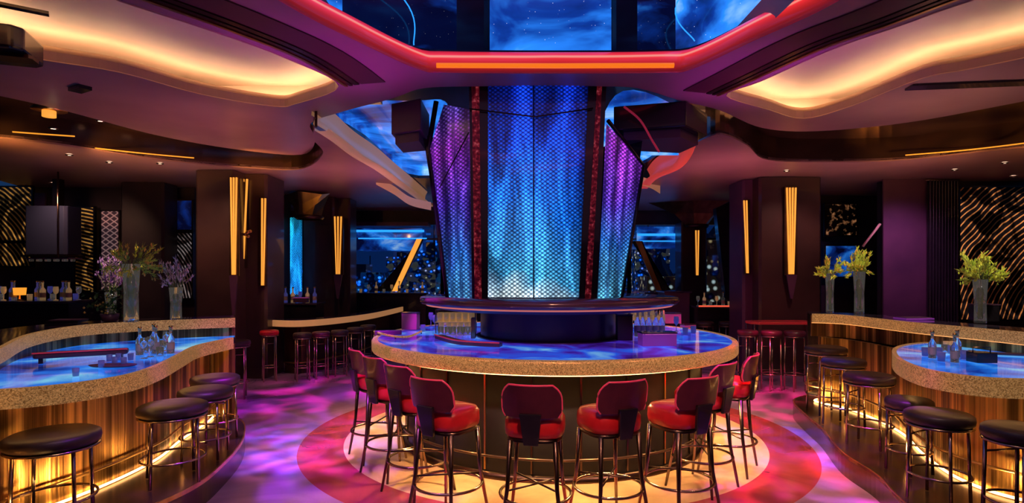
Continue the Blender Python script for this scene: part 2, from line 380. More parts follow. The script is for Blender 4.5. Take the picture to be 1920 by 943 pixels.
# dark bevel frames beside coffers (ribbed brown soffit bands)
for i, pts in enumerate(([(642, 158), (560, 108), (430, 55), (262, -5), (90, -70)], [(1352, 176), (1420, 145), (1545, 88), (1670, 44), (1800, -5), (1960, -60)])):
    p = catmull(GL(pts, ZA), 6); sg = 1 if i == 0 else -1
    for k in range(4):
        q = offset(p, sg * (.03 + (0, .05, .10, .17)[k]))
        struct(MB().ribbon(q, ZA - .03 + .006 * k, ZA - .002, sg * (.03, .035, .055, .26)[k]).build('trim_3', (M_gold, M_bronze, M_bronze, M_maroonp)[k]), ('dark stepped trim band edging the coffer above the winding bar', 'dark stepped trim band edging the coffer above the vases')[i], 'trim')
# star recess: red cove, faceted starry panels, starry cap
star = ccw(star)
prof = [(0.0, 3.69), (.02, 3.70), (.035, 3.74), (.02, 3.80), (-.02, 3.86), (-.07, 3.91), (-.14, 3.94), (-.2, 3.95)]
struct(MB().strip([[(p[0], p[1], z) for p in offset(star, d * .9, True)] for d, z in prof], True, True).build('trim_4', M_cove), 'glowing red cove band round the starry ceiling recess', 'cove')
# orange strip in the foot of the cove's far side
far = [(-.7 + 2.2 * i / 20, 5.47 - .0 - .012 * abs(i - 10) / 10) for i in range(21)]
tag(MB().tube([(x, y - .03, 3.735) for x, y in far], .024, 8).build('cove_light', emis('orange_led', (1, .20, .01), .9)), 'orange light line along the foot of the red cove', 'light strip')
rec = [(-2.6, 3.2), (-2.35, 4.3), (-1.55, 5.35), (-.55, 5.82), (-.28, 5.84), (-.22, 5.78), (.98, 5.78), (1.04, 5.84), (1.25, 5.84), (1.62, 5.8), (2.5, 4.9), (3.05, 3.9), (3.1, 2.2), (1.8, .4), (-1, .4), (-2.4, 1.6)]
pm = [M_gald, M_gal, M_gald, M_black, M_black, M_gal, M_black, M_black, M_gald, M_gal, M_gald, M_gald, M_gald, M_gald, M_gald, M_gald]
for i in range(len(rec)):
    a, b = rec[i], rec[(i + 1) % len(rec)]
    o = MB().add([(a[0], a[1], 3.95), (b[0], b[1], 3.95), (b[0], b[1], 5.3), (a[0], a[1], 5.3)], [(0, 1, 2, 3)]).build('wall_recess', pm[i])
    struct(o)
struct(MB().prism([(-3.2, .2), (3.3, .2), (3.3, 6), (-3.2, 6)], 5.3, 5.35).build('ceiling', M_galc), 'dark blue starry glass cap of the recess', 'ceiling')
struct(MB().prism(ccw(rec), 3.95, 3.97, [offset(star, -.16, True)]).build('ceiling', M_black))
# curved blue glass arcs and comet shapes inside the recess
for (a, b, c, lab) in (((-1.75, 4.9, 4.9), (-1.0, 5.45, 4.35), (-.93, 5.55, 3.97), 'thin glowing blue arc at the recess edge above the coffer with the bracket'), ((2.05, 5.05, 4.9), (1.55, 5.5, 4.35), (1.7, 5.45, 3.97), 'thin glowing blue arc at the recess edge above the vases')):
    tag(MB().tube(catmull([a, b, c], 10), .006, 6).build('light_arc', M_ledb), lab, 'light')

# upper dark ceiling behind the wavy edge, then the lower wavy slab
B_out = [(p[0], p[1] - .12) for p in A_far] + [(11.5, 17), (-11.5, 17)]
neb = ccw(catmull([(-2.45, 7.1), (-1.2, 6.98), (-.8, 7.0), (-.9, 8), (-1.3, 12.0), (-2.2, 12.5), (-2.25, 9)], 4, True))
nebR = ccw(catmull([(1.25, 6.6), (1.85, 7.0), (2.5, 8.2), (2.4, 11.5), (1.4, 12), (1.2, 8)], 4, True))
struct(MB().prism(B_out, 3.86, 3.92, [neb, nebR]).build('ceiling', M_bronze), 'dark bronze mirror ceiling with tiny downlights', 'ceiling')
for i, q in enumerate((neb, nebR)):
    struct(MB().prism(offset(q, -.1, True), 4.05, 4.08).build('ceiling', M_gal), ('blue nebula ceiling glass beyond the cream rim', 'blue nebula ceiling glass beyond the red rim')[i], 'ceiling')
    struct(MB().ribbon(offset(q, -.1, True), 3.9, 4.06, closed=True).build('trim_5', M_gal))
ZC = 3.5
CL = catmull(GL([(-300, 252), (-60, 256), (100, 270), (300, 300), (450, 314), (560, 318), (605, 290), (588, 262), (590, 240)], ZC), 6)
CrimL = catmull(GL([(590, 240), (625, 262), (660, 291), (700, 312), (740, 342), (770, 362), (800, 385)], ZC), 6)
CrimR = catmull(GL([(1215, 350), (1232, 330), (1268, 318), (1292, 298), (1305, 268)], ZC), 6)
CR = catmull(GL([(1305, 268), (1350, 252), (1400, 272), (1440, 300), (1560, 304), (1700, 300), (1920, 277), (2200, 262)], ZC), 6)
C_out = CL + CrimL[1:] + CrimR + CR[1:] + [(11.5, 17), (-11.5, 17)]
struct(MB().prism(C_out, ZC, ZC + .05).build('ceiling', M_mauve), 'lower wavy mauve ceiling slab over the window bars', 'ceiling')
struct(MB().ribbon(CL, ZC + .02, 3.86, .03).build('trim_6', M_bronze), 'dark bronze fascia over the winding bar', 'fascia')
struct(MB().ribbon(CR, ZC + .02, 3.86, .03).build('trim_6', M_bronze), 'dark bronze fascia over the vases', 'fascia')
def smooth(p, k):
    for _ in range(k): p = [p[0]] + [tuple((p[i - 1][j] + 2 * p[i][j] + p[i + 1][j]) / 4 for j in range(2)) for i in range(1, len(p) - 1)] + [p[-1]]
    return p
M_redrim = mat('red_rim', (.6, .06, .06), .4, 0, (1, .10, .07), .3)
for path, m, lm, lab in ((smooth(CrimL, 10), M_cream, M_ledc, 'lit cream rim curling along the nebula opening'), (smooth(CrimR, 10), M_redrim, emis('coral_led', (1, .16, .10), 6), 'glowing red rim curling along the nebula opening')):
    t = bpy.data.objects.new('trim_7', None); C.objects.link(t); struct(t, lab, 'rim')
    MB().strip([[(p[0], p[1], z) for p in offset(path, d)] for d, z in ((-.16, ZC - .006), (-.15, ZC - .035), (-.02, ZC - .04), (.0, ZC - .03), (.0, ZC + .02), (.02, ZC + .05))]).build('lip', m, t)
    MB().strip([[(p[0], p[1], z) for p in offset(path, d)] for d, z in ((.02, ZC + .05), (-.01, ZC + .12), (.04, ZC + .15), (.03, ZC + .24), (-.02, ZC + .34))]).build('riser', m, t)
    MB().tube([(p[0], p[1], ZC + .075) for p in offset(path, .05)[10:-4]], .010, 6).build('light_strip', lm, t)
# raised secondary ribbons of the slab
for z, pts, m, lab in ((3.42, [(705, 346), (735, 362), (762, 380), (800, 388)], M_cream, 'short lit cream ribbon under the slab beside the tower'),
                  (3.42, [(1195, 345), (1225, 350), (1248, 358)], M_cream, 'short lit cream ribbon under the slab behind the tower')):
    p = catmull([(P(a, b, 11).x, 11 + .2 * i, P(a, b, 11).z) for i, (a, b) in enumerate(pts)], 6)
    mb = MB().strip([[(q[0], q[1], q[2] + dz) for q in p] for dz in (0, .09, .16)])
    struct(mb.build('trim_8', m), lab, 'ribbon')
# amber glowing tubes standing in for gold reflections on the fascias
for pts, lab in (([(35, 255), (90, 259), (150, 263)], 'short amber tube standing in for a reflection on the fascia near the hanging lamp'), ([(150, 280), (230, 289), (300, 296), (370, 302)], 'long amber tube standing in for a reflection along the fascia over the winding bar'),
            ([(1690, 297), (1800, 288), (1920, 274), (2000, 262)], 'amber tube standing in for a reflection along the fascia over the vases')):
    p = catmull([(lambda g: (g[0], g[1] - .09, ZC + .03))(G(a, b, ZC)) for a, b in pts], 6)
    tag(MB().tube(p, .009, 6).build('fascia_reflection', M_ledo), lab, 'light strip')
# downlights
def downlight(x, y, z, lab):
    e = empty('downlight', (x, y, z), lab, 'downlight', 'tiny ceiling downlights')
    MB().lathe([(.05, 0), (.05, -.012), (.035, -.014)], n=14).build('bezel', M_dsteel, e)
    MB().lathe([(.034, -.006), (.0, -.006)], n=14).build('lens', M_down, e)
for px, py, z in ((188, 226, 3.855), (287, 243, 3.855), (100, 240, 3.495), (300, 306, 3.495), (130, 290, 3.495), (205, 304, 3.495), (408, 324, 3.495), (1790, 318, 3.495), (1884, 305, 3.495), (1475, 320, 3.495), (1900, 330, 3.495), (275, 342, 3.495), (100, 343, 3.495)):
    g = G(px, py, z)
    downlight(g[0], g[1], z, 'tiny round downlight shining in the dark bronze ceiling')
e = empty('sprinkler_head', (*G(1862, 96, 4.0), 4.0), 'small sprinkler head on the beige coffer ceiling', 'sprinkler')
MB().lathe([(.045, 0), (.04, -.02), (.012, -.025), (.012, -.06)], n=12).build('stem', M_mould, e)
MB().lathe([(0.03, -.06), (.03, -.07), (0, -.07)], n=12).build('deflector', M_mould, e)
# hanging pendant lamp over winding bar
g = P(92, 205, 6.9)
e = empty('pendant_lamp', (g.x, g.y, g.z), 'small brass pendant lamp on a thin rod below the wavy ceiling', 'lamp')
MB().tube([(0, 0, .04), (0, 0, 3.86 - g.z)], .006, 6).build('rod', M_dsteel, e)
MB().lathe([(.02, .05), (.16, .02), (.18, -.01), (.05, -.02), (0, -.02)], n=20).build('shade', M_gold, e)
MB().lathe([(.07, -.02), (.07, -.09), (0, -.09)], n=16).build('lamp_glass', M_ledg, e)
# dark bracket at top edge
g = G(8, 60, ZA)
e = empty('ceiling_bracket', (g[0], g[1], ZA), 'black angular ceiling speaker bracket beside the beige coffer', 'bracket')
MB().box((-.02, 0, -.10), (.42, .5, .18), R(20), .06).build('housing', M_black, e, .02)
MB().box((.0, -.04, -.205), (.46, .16, .03), R(20), .02).build('louver', M_dsteel, e)
g = G(45, 14, ZA); tag(MB().box((g[0], g[1], ZA - .012), (.28, .06, .02), R(35)).build('air_slot', M_black), 'black slot vent in the ceiling near the angular bracket', 'vent')
g = G(1835, 157, ZA); tag(MB().box((g[0] - .1, g[1], ZA - .012), (1.1, .16, .02), R(-8)).build('air_slot', M_black), 'long dark slot vent behind the coffer over the vases', 'vent')
g = G(150, 163, ZA); tag(MB().box((g[0], g[1], ZA - .02), (.22, .12, .036), R(-30)).build('air_slot', M_black), 'small dark wedge vent near the pendant lamp', 'vent')

# ---------------------------------------------------------------- walls
def wbox(x0, x1, Y, z0, z1, name, m, lab=None, cat='wall', th=.12):
    a, b = (x0 - CX) / F * Y, (x1 - CX) / F * Y
    return struct(MB().box(((a + b) / 2, Y + th / 2, (z0 + z1) / 2), (b - a, th, z1 - z0)).build(name, m), lab, cat)
wbox(-140, 365, 11.6, 0, 3.49, 'wall_left', M_dark, 'dark wall behind the winding bar')
wbox(1652, 2080, 10.8, 0, 3.49, 'wall_right', M_dark, 'dark wall behind the vases')
struct(MB().box((-11.3, 6, 1.75), (.1, 20, 3.5)).build('wall_side', M_dark), 'dark side wall past the winding bar', 'wall')
struct(MB().box((11.3, 6, 1.75), (.1, 20, 3.5)).build('wall_side', M_dark), 'dark side wall past the vases', 'wall')
struct(MB().box((0, -2.9, 1.85), (22.6, .1, 3.7)).build('wall_rear', M_dark), 'dark rear wall', 'wall')
YW = 16.0
struct(MB().box((0, YW, .5), (22.4, .16, 1.0)).build('wall_sill', M_dark), 'low dark wall beneath the windows', 'wall')
struct(MB().box((0, YW, 3.3), (22.4, .16, .38)).build('wall_header', M_dark), 'dark header above the windows', 'wall')
wx = [-6.9, -4.35, -1.9, .9, 3.2, 4.75, 6.6, 9.2]
for i in range(len(wx) - 1):
    a, b = wx[i], wx[i + 1]
    e = bpy.data.objects.new('window_%d' % (i + 1), None); C.objects.link(e); e.location = ((a + b) / 2, YW, 0)
    struct(e, ['night window at the foot of the green lit slot', 'tall night window behind the curved gold edged bar', 'night window hidden behind the tower', 'night window beside the slanted gold brace', 'night window with warm city glitter', 'night window between dark columns', 'night window behind the vases'][i], 'window')
    w = b - a
    f = MB()
    for x in (-w / 2, w / 2): f.box((x, 0, 2.05), (.09, .12, 2.12))
    f.box((0, 0, 2.72), (w, .06, .05))
    f.build('window_frame', M_black, e)
    MB().box((0, .03, 2.05), (w - .09, .012, 2.1)).build('pane', M_pane, e)
# city beyond
k = 0
for i in range(26):
    Y = random.uniform(34, 85); X = -36 + 72 * (i + .5) / 26 * 1.0 + random.uniform(-1, 1)
    w = random.uniform(3, 6.5); top = 1.8 + random.uniform(-.045, .075) * Y
    m = city_mat(i % 4, i % 4 in (1, 2)) if i < 4 else MATS['city_facade_%d' % (i % 4)]
    b = empty('office_tower', (X * Y / 55, Y, -14), 'distant night office tower speckled with lit windows', 'building', 'distant city towers')
    MB().box((0, 0, (top + 14) / 2), (w, 4, top + 14)).build('facade', m, b)
    MB().box((0, 0, top + 14.3), (w * .5, 2, .6)).build('roof_plant', M_black, b)
    MB().tube([(0, 0, top + 14.5), (0, 0, top + 17)], .06, 5).build('mast', M_dsteel, b)
warm = mat('glitter_facade', (.01, .01, .02), .5); nt, N, L, b_ = NT(warm)
v = N('ShaderNodeTexVoronoi', Scale=3.2); L(coords(N, L, (1, 1, 1)), v.inputs['Vector']); s_ = ramp(N, [(.12, (1, 1, 1)), (.4, (.02, .01, .0))]); L(v.outputs['Distance'], s_.inputs[0])
c_ = ramp(N, [(.2, (.02, .01, .03)), (.5, (1, .42, .10)), (.8, (1, .75, .45))]); L(v.outputs['Color'], c_.inputs[0]); x_ = N('ShaderNodeMix', data_type='RGBA', blend_type='MULTIPLY'); x_.inputs[0].default_value = 1
L(s_.outputs[0], x_.inputs[6]); L(c_.outputs[0], x_.inputs[7]); L(x_.outputs[2], b_.inputs['Emission Color']); b_.inputs['Emission Strength'].default_value = 1.3
for px, w_, top, lab in ((1352, 2.4, 3.4, 'warm glittering gold tower beyond the window'), (1238, 1.8, 1.6, 'low warm lit block beyond the slanted dull gold brace'), (1395, 1.6, 2.4, 'narrow warm tower behind the leaning pylon')):
    q = empty('office_tower', ((px - CX) / F * 30, 30, -14), lab, 'building')
    MB().box((0, 0, (top + 14) / 2), (w_, 2, top + 14)).build('facade', warm, q); MB().lathe([(w_ * .4, 0), (.02, 1.2)], (0, 0, top + 14), 4).build('roof', M_black, q)
# blue LED bands inside the room, across the window heads
def bluebar(x0, x1, y, Y, th, lab):
    a, b = P(x0, y, Y), P(x1, y, Y)
    return tag(MB().tube([a, b], th, 6).build('blue_light_bar', M_ledb), lab, 'light bar')
bluebar(668, 795, 433, 15.4, .035, 'blue light bar over the tall night window')
bluebar(672, 800, 447, 15.4, .018, 'thin blue light bar beneath the thick one')
bluebar(1196, 1282, 440, 15.4, .035, 'blue light bar over the window beside the slanted brace')
bluebar(1200, 1280, 452, 15.4, .016, 'thin blue light bar beside the slanted brace')
struct(MB().box((-3.5, 15.6, 3.08), (2.6, .5, .1)).build('trim_9', M_plum))
# blue aquarium-like screen slots
for x0, x1, y0, y1, Y, lab in ((668, 792, 428, 470, 15.7, 'blue nebula strip screen above the tall night window'), (1194, 1282, 425, 466, 15.7, 'blue nebula strip screen above the window with the slanted brace')):
    a, b = P(x0, y1, Y), P(x1, y0, Y)
    tag(MB().box(((a.x + b.x) / 2, Y, (a.z + b.z) / 2), (b.x - a.x, .04, b.z - a.z)).build('wall_screen', galaxy('blue_strip_screen', .7, .48, 1.6)), lab, 'screen')
a, b = P(545, 552, 12.6), P(566, 408, 12.6)
tag(MB().box(((a.x + b.x) / 2, 12.6, (a.z + b.z) / 2), (b.x - a.x, .06, b.z - a.z)).build('wall_screen', tile_mat('aqua_tall_screen', [(0, (.01, .25, .9)), (.5, (.01, .4, 1)), (.8, (.02, .7, .6)), (1, (.01, .3, .9))], 30, 1.6)), 'tall narrow aqua lit screen between two dark columns', 'screen')

# wall panels
def panel(x0, x1, y0, y1, Y, name, m, lab, cat, frame=True):
    a, b = P(x0, y1, Y), P(x1, y0, Y); w, h = b.x - a.x, b.z - a.z
    e = empty(name, ((a.x + b.x) / 2, Y, a.z), lab, cat)
    MB().box((0, 0, h / 2), (w, .04, h)).build('face', m, e)
    if frame:
        f = MB()
        for x in (-w / 2, w / 2): f.box((x, 0, h / 2), (.03, .06, h))
        for z in (0, h): f.box((0, 0, z), (w + .03, .06, .03))
        f.build('frame', M_dsteel, e)
    return e
panel(-40, 62, 350, 452, 11.4, 'carved_screen', M_wave, 'wide gold wave carved screen high on the dark wall', 'screen')
panel(-40, 62, 455, 500, 11.45, 'carved_screen', M_wave, 'low strip of gold wave screen above the bottles', 'screen')
panel(142, 178, 388, 546, 11.4, 'carved_screen', M_waven, 'narrow upright gold wave screen behind the purple flowers', 'screen')
panel(190, 225, 395, 546, 11.4, 'lattice_panel', M_lat, 'rose metal diamond lattice panel on the dark wall', 'panel')
panel(310, 362, 436, 560, 11.4, 'carved_screen', M_wave3, 'silver wave carved screen behind the pale branches', 'screen')
panel(314, 362, 375, 432, 11.4, 'glass_cabinet', M_gald, 'dark glass cabinet front above the silver wave screen', 'cabinet')
panel(66, 86, 362, 390, 11.4, 'wall_plaque', M_plum, 'small pinkish wall plaque beside the gold wave screen', 'plaque', False)
panel(1797, 1960, 350, 600, 10.6, 'carved_screen', M_wave2, 'large copper wave carved screen behind the single vase', 'screen')
panel(1655, 1738, 332, 600, 10.6, 'wall_panel', M_plum, 'plain plum wall panel between the vases', 'panel', False)
e = empty('curtain', (P(1767, 500, 10.5).x, 10.5, 0), 'black pleated curtain beside the copper screen', 'curtain')
MB().ribbon([(-.27 + .54 * i / 60, .04 * math.sin(i * 1.05)) for i in range(61)], 0, 3.46).build('fabric', M_black, e)
MB().tube([(-.3, 0, 3.47), (.3, 0, 3.47)], .015, 6).build('rod', M_dsteel, e)
# bottle niche with slanting post to the side of the vases
panel(1546, 1606, 382, 442, 12.4, 'display_niche', noisy(mat('niche_glitter', (.02, .015, .02), .3, 0, (1, .5, .2), .5), 9, [(.55, (0, 0, 0)), (.7, (.5, .2, .08)), (.8, (.9, .6, .5))], target='Emission Color'), 'glass display niche with glinting bottles above the paired vases', 'display')
panel(1546, 1606, 460, 520, 12.5, 'wall_screen', galaxy('deep_blue_screen', .5, .45, 2), 'deep blue screen behind the paired vases', 'screen')
wbox(1540, 1655, 12.8, 0, 3.49, 'wall_alcove', M_dark)
e = empty('brace', P(1618, 462, 10.4), 'slanting beige brace leaning toward the plum wall panel', 'brace')
MB().tube([(0, 0, 0), (.32, .02, .40)], .025, 4).build('bar', M_beige, e)

# ---------------------------------------------------------------- columns
def column(x0, x1, Y, ztop, lab, d=.9, m=None, side=None):
    a, b = (x0 - CX) / F * Y, (x1 - CX) / F * Y
    return struct(MB().box(((a + b) / 2, Y + d / 2, ztop / 2), (b - a, d, ztop), 0, .04).build('column', m or M_column), lab, 'column')
column(365, 440, 9.6, 3.49, 'broad dark lacquered column behind the winding bar', .8)
column(441, 500, 10.0, 3.49, 'dark column face beside the tall gold lights', .8)
column(225, 306, 10.9, 3.49, 'near black square pillar behind the pale branches', .5, M_dark)
column(566, 626, 13.0, 3.49, 'dark column near the aqua lit screen', .8)
column(627, 656, 13.3, 3.49, 'narrow dark column carrying the twin gold lights', .6)
column(1424, 1541, 10.3, 3.49, 'massive dark column with a bundle of gold light rods', .9)
column(1393, 1423, 10.6, 3.49, 'slim plum column face beside the massive column', .7, M_plum)
column(1278, 1326, 14.4, 3.05, 'round-headed dark column under the flared gold capital', .6)
column(497, 530, 12.4, 3.49, 'dark column beside the foil light', .5)
# gold capital (faceted inverted pyramid)
def capital(px, yb, yt, Y, w, lab):
    b = P(px, yb, Y); t = P(px, yt, Y)
    e = empty('column_capital', (b.x, b.y, b.z), lab, 'capital')
    h = t.z - b.z; mb = MB()
    n = 6; lo = [(.25 * math.cos(k * math.tau / n), .25 * math.sin(k * math.tau / n), 0) for k in range(n)]
    hi = [(w * math.cos(k * math.tau / n + .2) * (1 + .25 * (k % 2)), .8 * w * math.sin(k * math.tau / n + .2), h * (1 - .12 * (k % 2))) for k in range(n)]
    mid = [((a[0] * .7 + c[0] * .3), (a[1] * .7 + c[1] * .3), h * .45) for a, c in zip(lo, hi)]
    mb.strip([lo, mid, hi], False, True); mb.f.append(tuple(range(2 * n, 3 * n))); mb.sm.append(False)
    mb.build('facets', M_gold, e)
    MB().lathe([(.27, -.04), (.3, 0), (.27, .04)], n=18).build('collar', M_dsteel, e)
capital(1306, 424, 376, 14.4, 1.0, 'flared gold faceted capital above the distant column')
capital(580, 408, 362, 12.3, .42, 'small crumpled bronze capital near the aqua screen')
# LED sconces on columns: tapered bundles of light rods with a dark tail
def rods(px0, px1, pt, pb, Y, n, lab, tail=None, slant=0, m=M_ledg):
    c = P((px0 + px1) / 2, (pt + pb) / 2, Y); t = P(0, pt, Y).z - c.z; w = (px1 - px0) / F * Y
    e = empty('wall_sconce', (c.x, Y, c.z), lab, 'sconce')
    MB().box((0, .012, 0), (w * 1.1, .02, 2 * t + .04)).build('back_plate', M_bronze, e)
    for k in range(n):
        x = (-.5 + (k + .5) / n) * w; q = w / n * .20
        MB().hexa([(x * .5 - q * .6, -.03, -t), (x * .5 + q * .6, -.03, -t), (x * .5 + q * .6, 0, -t), (x * .5 - q * .6, 0, -t)],
                  [(x - q + slant, -.03, t), (x + q + slant, -.03, t), (x + q + slant, 0, t), (x - q + slant, 0, t)]).build('light_rod', m, e)
    if tail:
        z = P(0, tail, Y).z - c.z
        MB().hexa([(-.02, -.03, z), (.02, -.03, z), (.02, 0, z), (-.02, 0, z)], [(-w * .45, -.04, -t - .01), (w * .45, -.04, -t - .01), (w * .45, 0, -t - .01), (-w * .45, 0, -t - .01)]).build('tail', M_plum, e)
rods(431, 447, 333, 515, 9.52, 3, 'tall tapered gold light rods at the broad column edge', 590)
rods(448, 462, 336, 500, 9.95, 2, 'gold light rods slanting against the dark column face', None, .05)
rods(487, 499, 372, 535, 9.96, 2, 'foil wrapped gold light rods low on the column edge', None, .02)
rods(517, 525, 430, 540, 12.35, 2, 'single slim gold rod light before the aqua screen', None)
rods(625, 643, 406, 514, 12.9, 3, 'twin gold light rods on the distant narrow column', 560)
rods(1472, 1494, 352, 514, 10.24, 4, 'bundle of gold light rods on the massive column', 560)
rods(1396, 1406, 376, 512, 10.52, 2, 'slender gold rod light on the slim plum column face', None, -.04)
rods(1302, 1312, 432, 516, 14.3, 2, 'small gold rod light below the flared capital', None)
e = empty('wall_sconce', P(466, 438, 9.95), 'small crumpled gold ornament lamp on the dark column face', 'sconce')
for k in range(5):
    MB().lathe([(0, -.03), (.03, -.01), (.025, .02), (0, .03)], (random.uniform(-.05, .05), -.03, random.uniform(-.1, .1)), 7).build('petal', M_gold, e)
# window braces
for a, b, Y, lab in (((788, 448), (742, 546), 15.1, 'slanting gold lit brace before the tall night window'), ((1198, 452), (1238, 548), 15.1, 'slanting dull gold brace beside the tower')):
    p, q = P(*a, Y), P(*b, Y)
    e = empty('window_brace', (q.x, q.y, q.z), lab, 'brace')
    d = p - q
    MB().hexa([(-.09, -.04, 0), (.05, -.04, 0), (.05, .04, 0), (-.09, .04, 0)], [d + Vector((-.09, -.04, 0)), d + Vector((.05, -.04, 0)), d + Vector((.05, .04, 0)), d + Vector((-.09, .04, 0))]).build('gold_face', M_gold if 'dull' in lab else M_ledg, e)
    s = 1 if d.x > 0 else -1
    MB().hexa([(-.09 - s * .42, -.02, 0), (.07, -.02, 0), (.07, .1, 0), (-.09 - s * .42, .1, 0)], [d + Vector((-.09 + s * .1, -.02, 0)), d + Vector((.09, -.02, 0)), d + Vector((.09, .1, 0)), d + Vector((-.09 + s * .1, .1, 0))]).build('dark_leg', M_black, e)
# leaning dark pylon before the warm city window
e = empty('pylon', (P(1378, 560, 12.8).x, 12.8, .0), 'leaning black pylon before the glittering window', 'pylon')
MB().hexa([(-.1, -.1, 0), (.2, -.1, 0), (.2, .1, 0), (-.1, .1, 0)], [(-.45, -.1, 3.2), (.05, -.1, 3.45), (.05, .1, 3.45), (-.45, .1, 3.2)]).build('post', M_black, e)

# ---------------------------------------------------------------- tower
e = empty('display_tower', (.25, 6.0, 1.56), 'faceted glowing blue and violet tower rising from the island bar', 'tower')
off = Vector((.25, 6.0, 1.56))
def tb(mb, name, m, par=e, bevel=0):
    return mb.build(name, m, par, bevel, loc=(-off.x, -off.y, -off.z))
ZT = 3.85
def quad(pts): return MB().add([Vector(p) for p in pts], [tuple(range(len(pts)))])
xb0, xb1, xm = P(914, 0, 6.02).x, P(1086, 0, 6.02).x, P(1001, 0, 5.95).x
xt0, xt1 = P(914, 0, 6.0).x, P(1104, 0, 6.0).x
def grid_panel(b0, b1, t0, t1, name, m, rows=20):
    tb(MB().strip([[Vector(b0).lerp(Vector(t0), i / rows), Vector(b1).lerp(Vector(t1), i / rows)] for i in range(rows + 1)], False), name, m)
grid_panel((xb0, 6.05, 1.56), (xm, 5.98, 1.56), (xt0, 6.03, ZT), (xm, 6.0, ZT), 'center_panel', M_tile)
grid_panel((xm, 5.98, 1.56), (xb1, 6.05, 1.56), (xm, 6.0, ZT), (xt1, 6.03, ZT), 'center_panel', M_tile)
tb(MB().tube([(xm, 5.975, 1.56), (xm, 5.995, ZT)], .008, 6), 'crease', M_black)
tb(MB().tube([P(880, 204, 5.97), P(1003, 219, 5.96), P(1112, 203, 5.97)], .008, 6), 'cable', M_dsteel)
def sw(px, py, Y): return P(px, py, Y)
# flanks (polygons)
yF = 6.4
tb(quad([sw(840, 559, yF), sw(885, 559, 6.08), sw(880, 205, 6.05), sw(832, 196, 6.3), sw(828, 215, 6.36), sw(805, 282, yF + .12)]), 'flank_panel', M_tilep)
tb(quad([sw(1120, 559, 6.08), sw(1164, 559, yF), sw(1205, 318, yF + .12), sw(1203, 300, yF + .12), sw(1137, 232, 6.05)]), 'flank_panel', M_tilep)
tb(MB().tube([sw(879, 248, 6.03), sw(824, 352, 6.35)], .007, 6), 'seam', M_black)
# mullions
def mull(b0, b1, t0, t1, name, m, yb=6.04, yt=6.0):
    q = [P(b0, 560, yb), P(b1, 560, yb), P(b1, 560, yb) + Vector((0, .12, 0)), P(b0, 560, yb) + Vector((0, .12, 0))]
    a, b = (t0 - CX) / F * yt, (t1 - CX) / F * yt
    tb(MB().hexa(q, [(a, yt, ZT), (b, yt, ZT), (b, yt + .12, ZT), (a, yt + .12, ZT)]), name, m)
M_redm = noisy(mat('red_mosaic', (.25, .02, .04), .3, .3), 28, [(.42, (.01, .0, .0)), (.58, (.22, .01, .02)), (.74, (.7, .12, .15))], target='Emission Color'); M_redm.node_tree.nodes['Principled BSDF'].inputs['Emission Strength'].default_value = .45
mull(885, 890, 879, 885, 'mullion', M_black)
mull(890, 903, 884, 898, 'mosaic_strip', M_redm, 6.02, 5.98)
mull(903, 915, 898, 915, 'mullion', M_black)
mull(1086, 1097, 1104, 1121, 'mullion', M_black)
mull(1097, 1108, 1121, 1130, 'mosaic_strip', M_redm, 6.02, 5.98)
mull(1108, 1119, 1130, 1138, 'mullion', M_black)
# flank side posts and rear shell
tb(MB().tube([sw(840, 560, yF), sw(803, 280, yF + .12), sw(818, 190, yF + .1)], .03, 6), 'edge_post', M_black)
tb(MB().tube([sw(1165, 560, yF), sw(1207, 310, yF + .12), sw(1140, 226, 6.08)], .022, 6), 'edge_post', M_black)
bk = [(-.72, 6.55), (-.45, 7.3), (.95, 7.3), (1.25, 6.55)]
tk = [(-1.02, 6.7), (-.6, 7.5), (1.1, 7.5), (1.5, 6.7)]
for i in range(3):
    tb(quad([(*bk[i], 1.56), (*tk[i], 3.4), (*tk[i + 1], 3.4), (*bk[i + 1], 1.56)]), 'rear_panel', M_black)
# angular dark capital blocks at the tower head
def block(pts, lab, m, z0, z1):
    c = (sum(p[0] for p in pts) / len(pts), sum(p[1] for p in pts) / len(pts))
    o = empty('tower_bracket', (c[0], c[1], z0), lab, 'bracket')
    MB().prism([(p[0] - c[0], p[1] - c[1]) for p in pts], 0, z1 - z0).build('housing', m, o, .01)
    q = [((p[0] - c[0]) * .8, (p[1] - c[1]) * .8) for p in pts]
    MB().prism(q, -.1, -.002).build('soffit', M_plum, o)
block([(-1.34, 6.5), (-.98, 6.3), (-.98, 6.95), (-1.34, 7.1)], 'dark plum angular bracket at the tower head above its cream rim side', M_plum, 3.35, 3.69)
block([(1.15, 6.62), (1.9, 6.4), (2.3, 6.9), (2.2, 7.5), (1.3, 7.3)], 'dark faceted bracket at the tower head beside the red rim', M_black, 3.42, 3.69)
tag(MB().tube(catmull([P(1170, 200, 6.3), P(1200, 225, 6.35), P(1222, 262, 6.45), P(1236, 285, 6.5)], 5), .012, 6).build('ceiling_cable', M_pipe), 'thin crimson cable hanging beside the violet flank of the tower', 'cable')
o = empty('ceiling_panel', P(1236, 262, 7.6), 'small hanging blue glass panel beside the violet flank', 'panel')
MB().box((0, 0, 0), (.5, .03, .4), 0).build('glass', M_gal, o)
MB().tube([(-.25, 0, .2), (.25, 0, .2)], .012, 6).build('edge', M_pipe, o)
MB().tube([(0, 0, .2), (0, 0, .45)], .008, 6).build('hanger', M_dsteel, o)

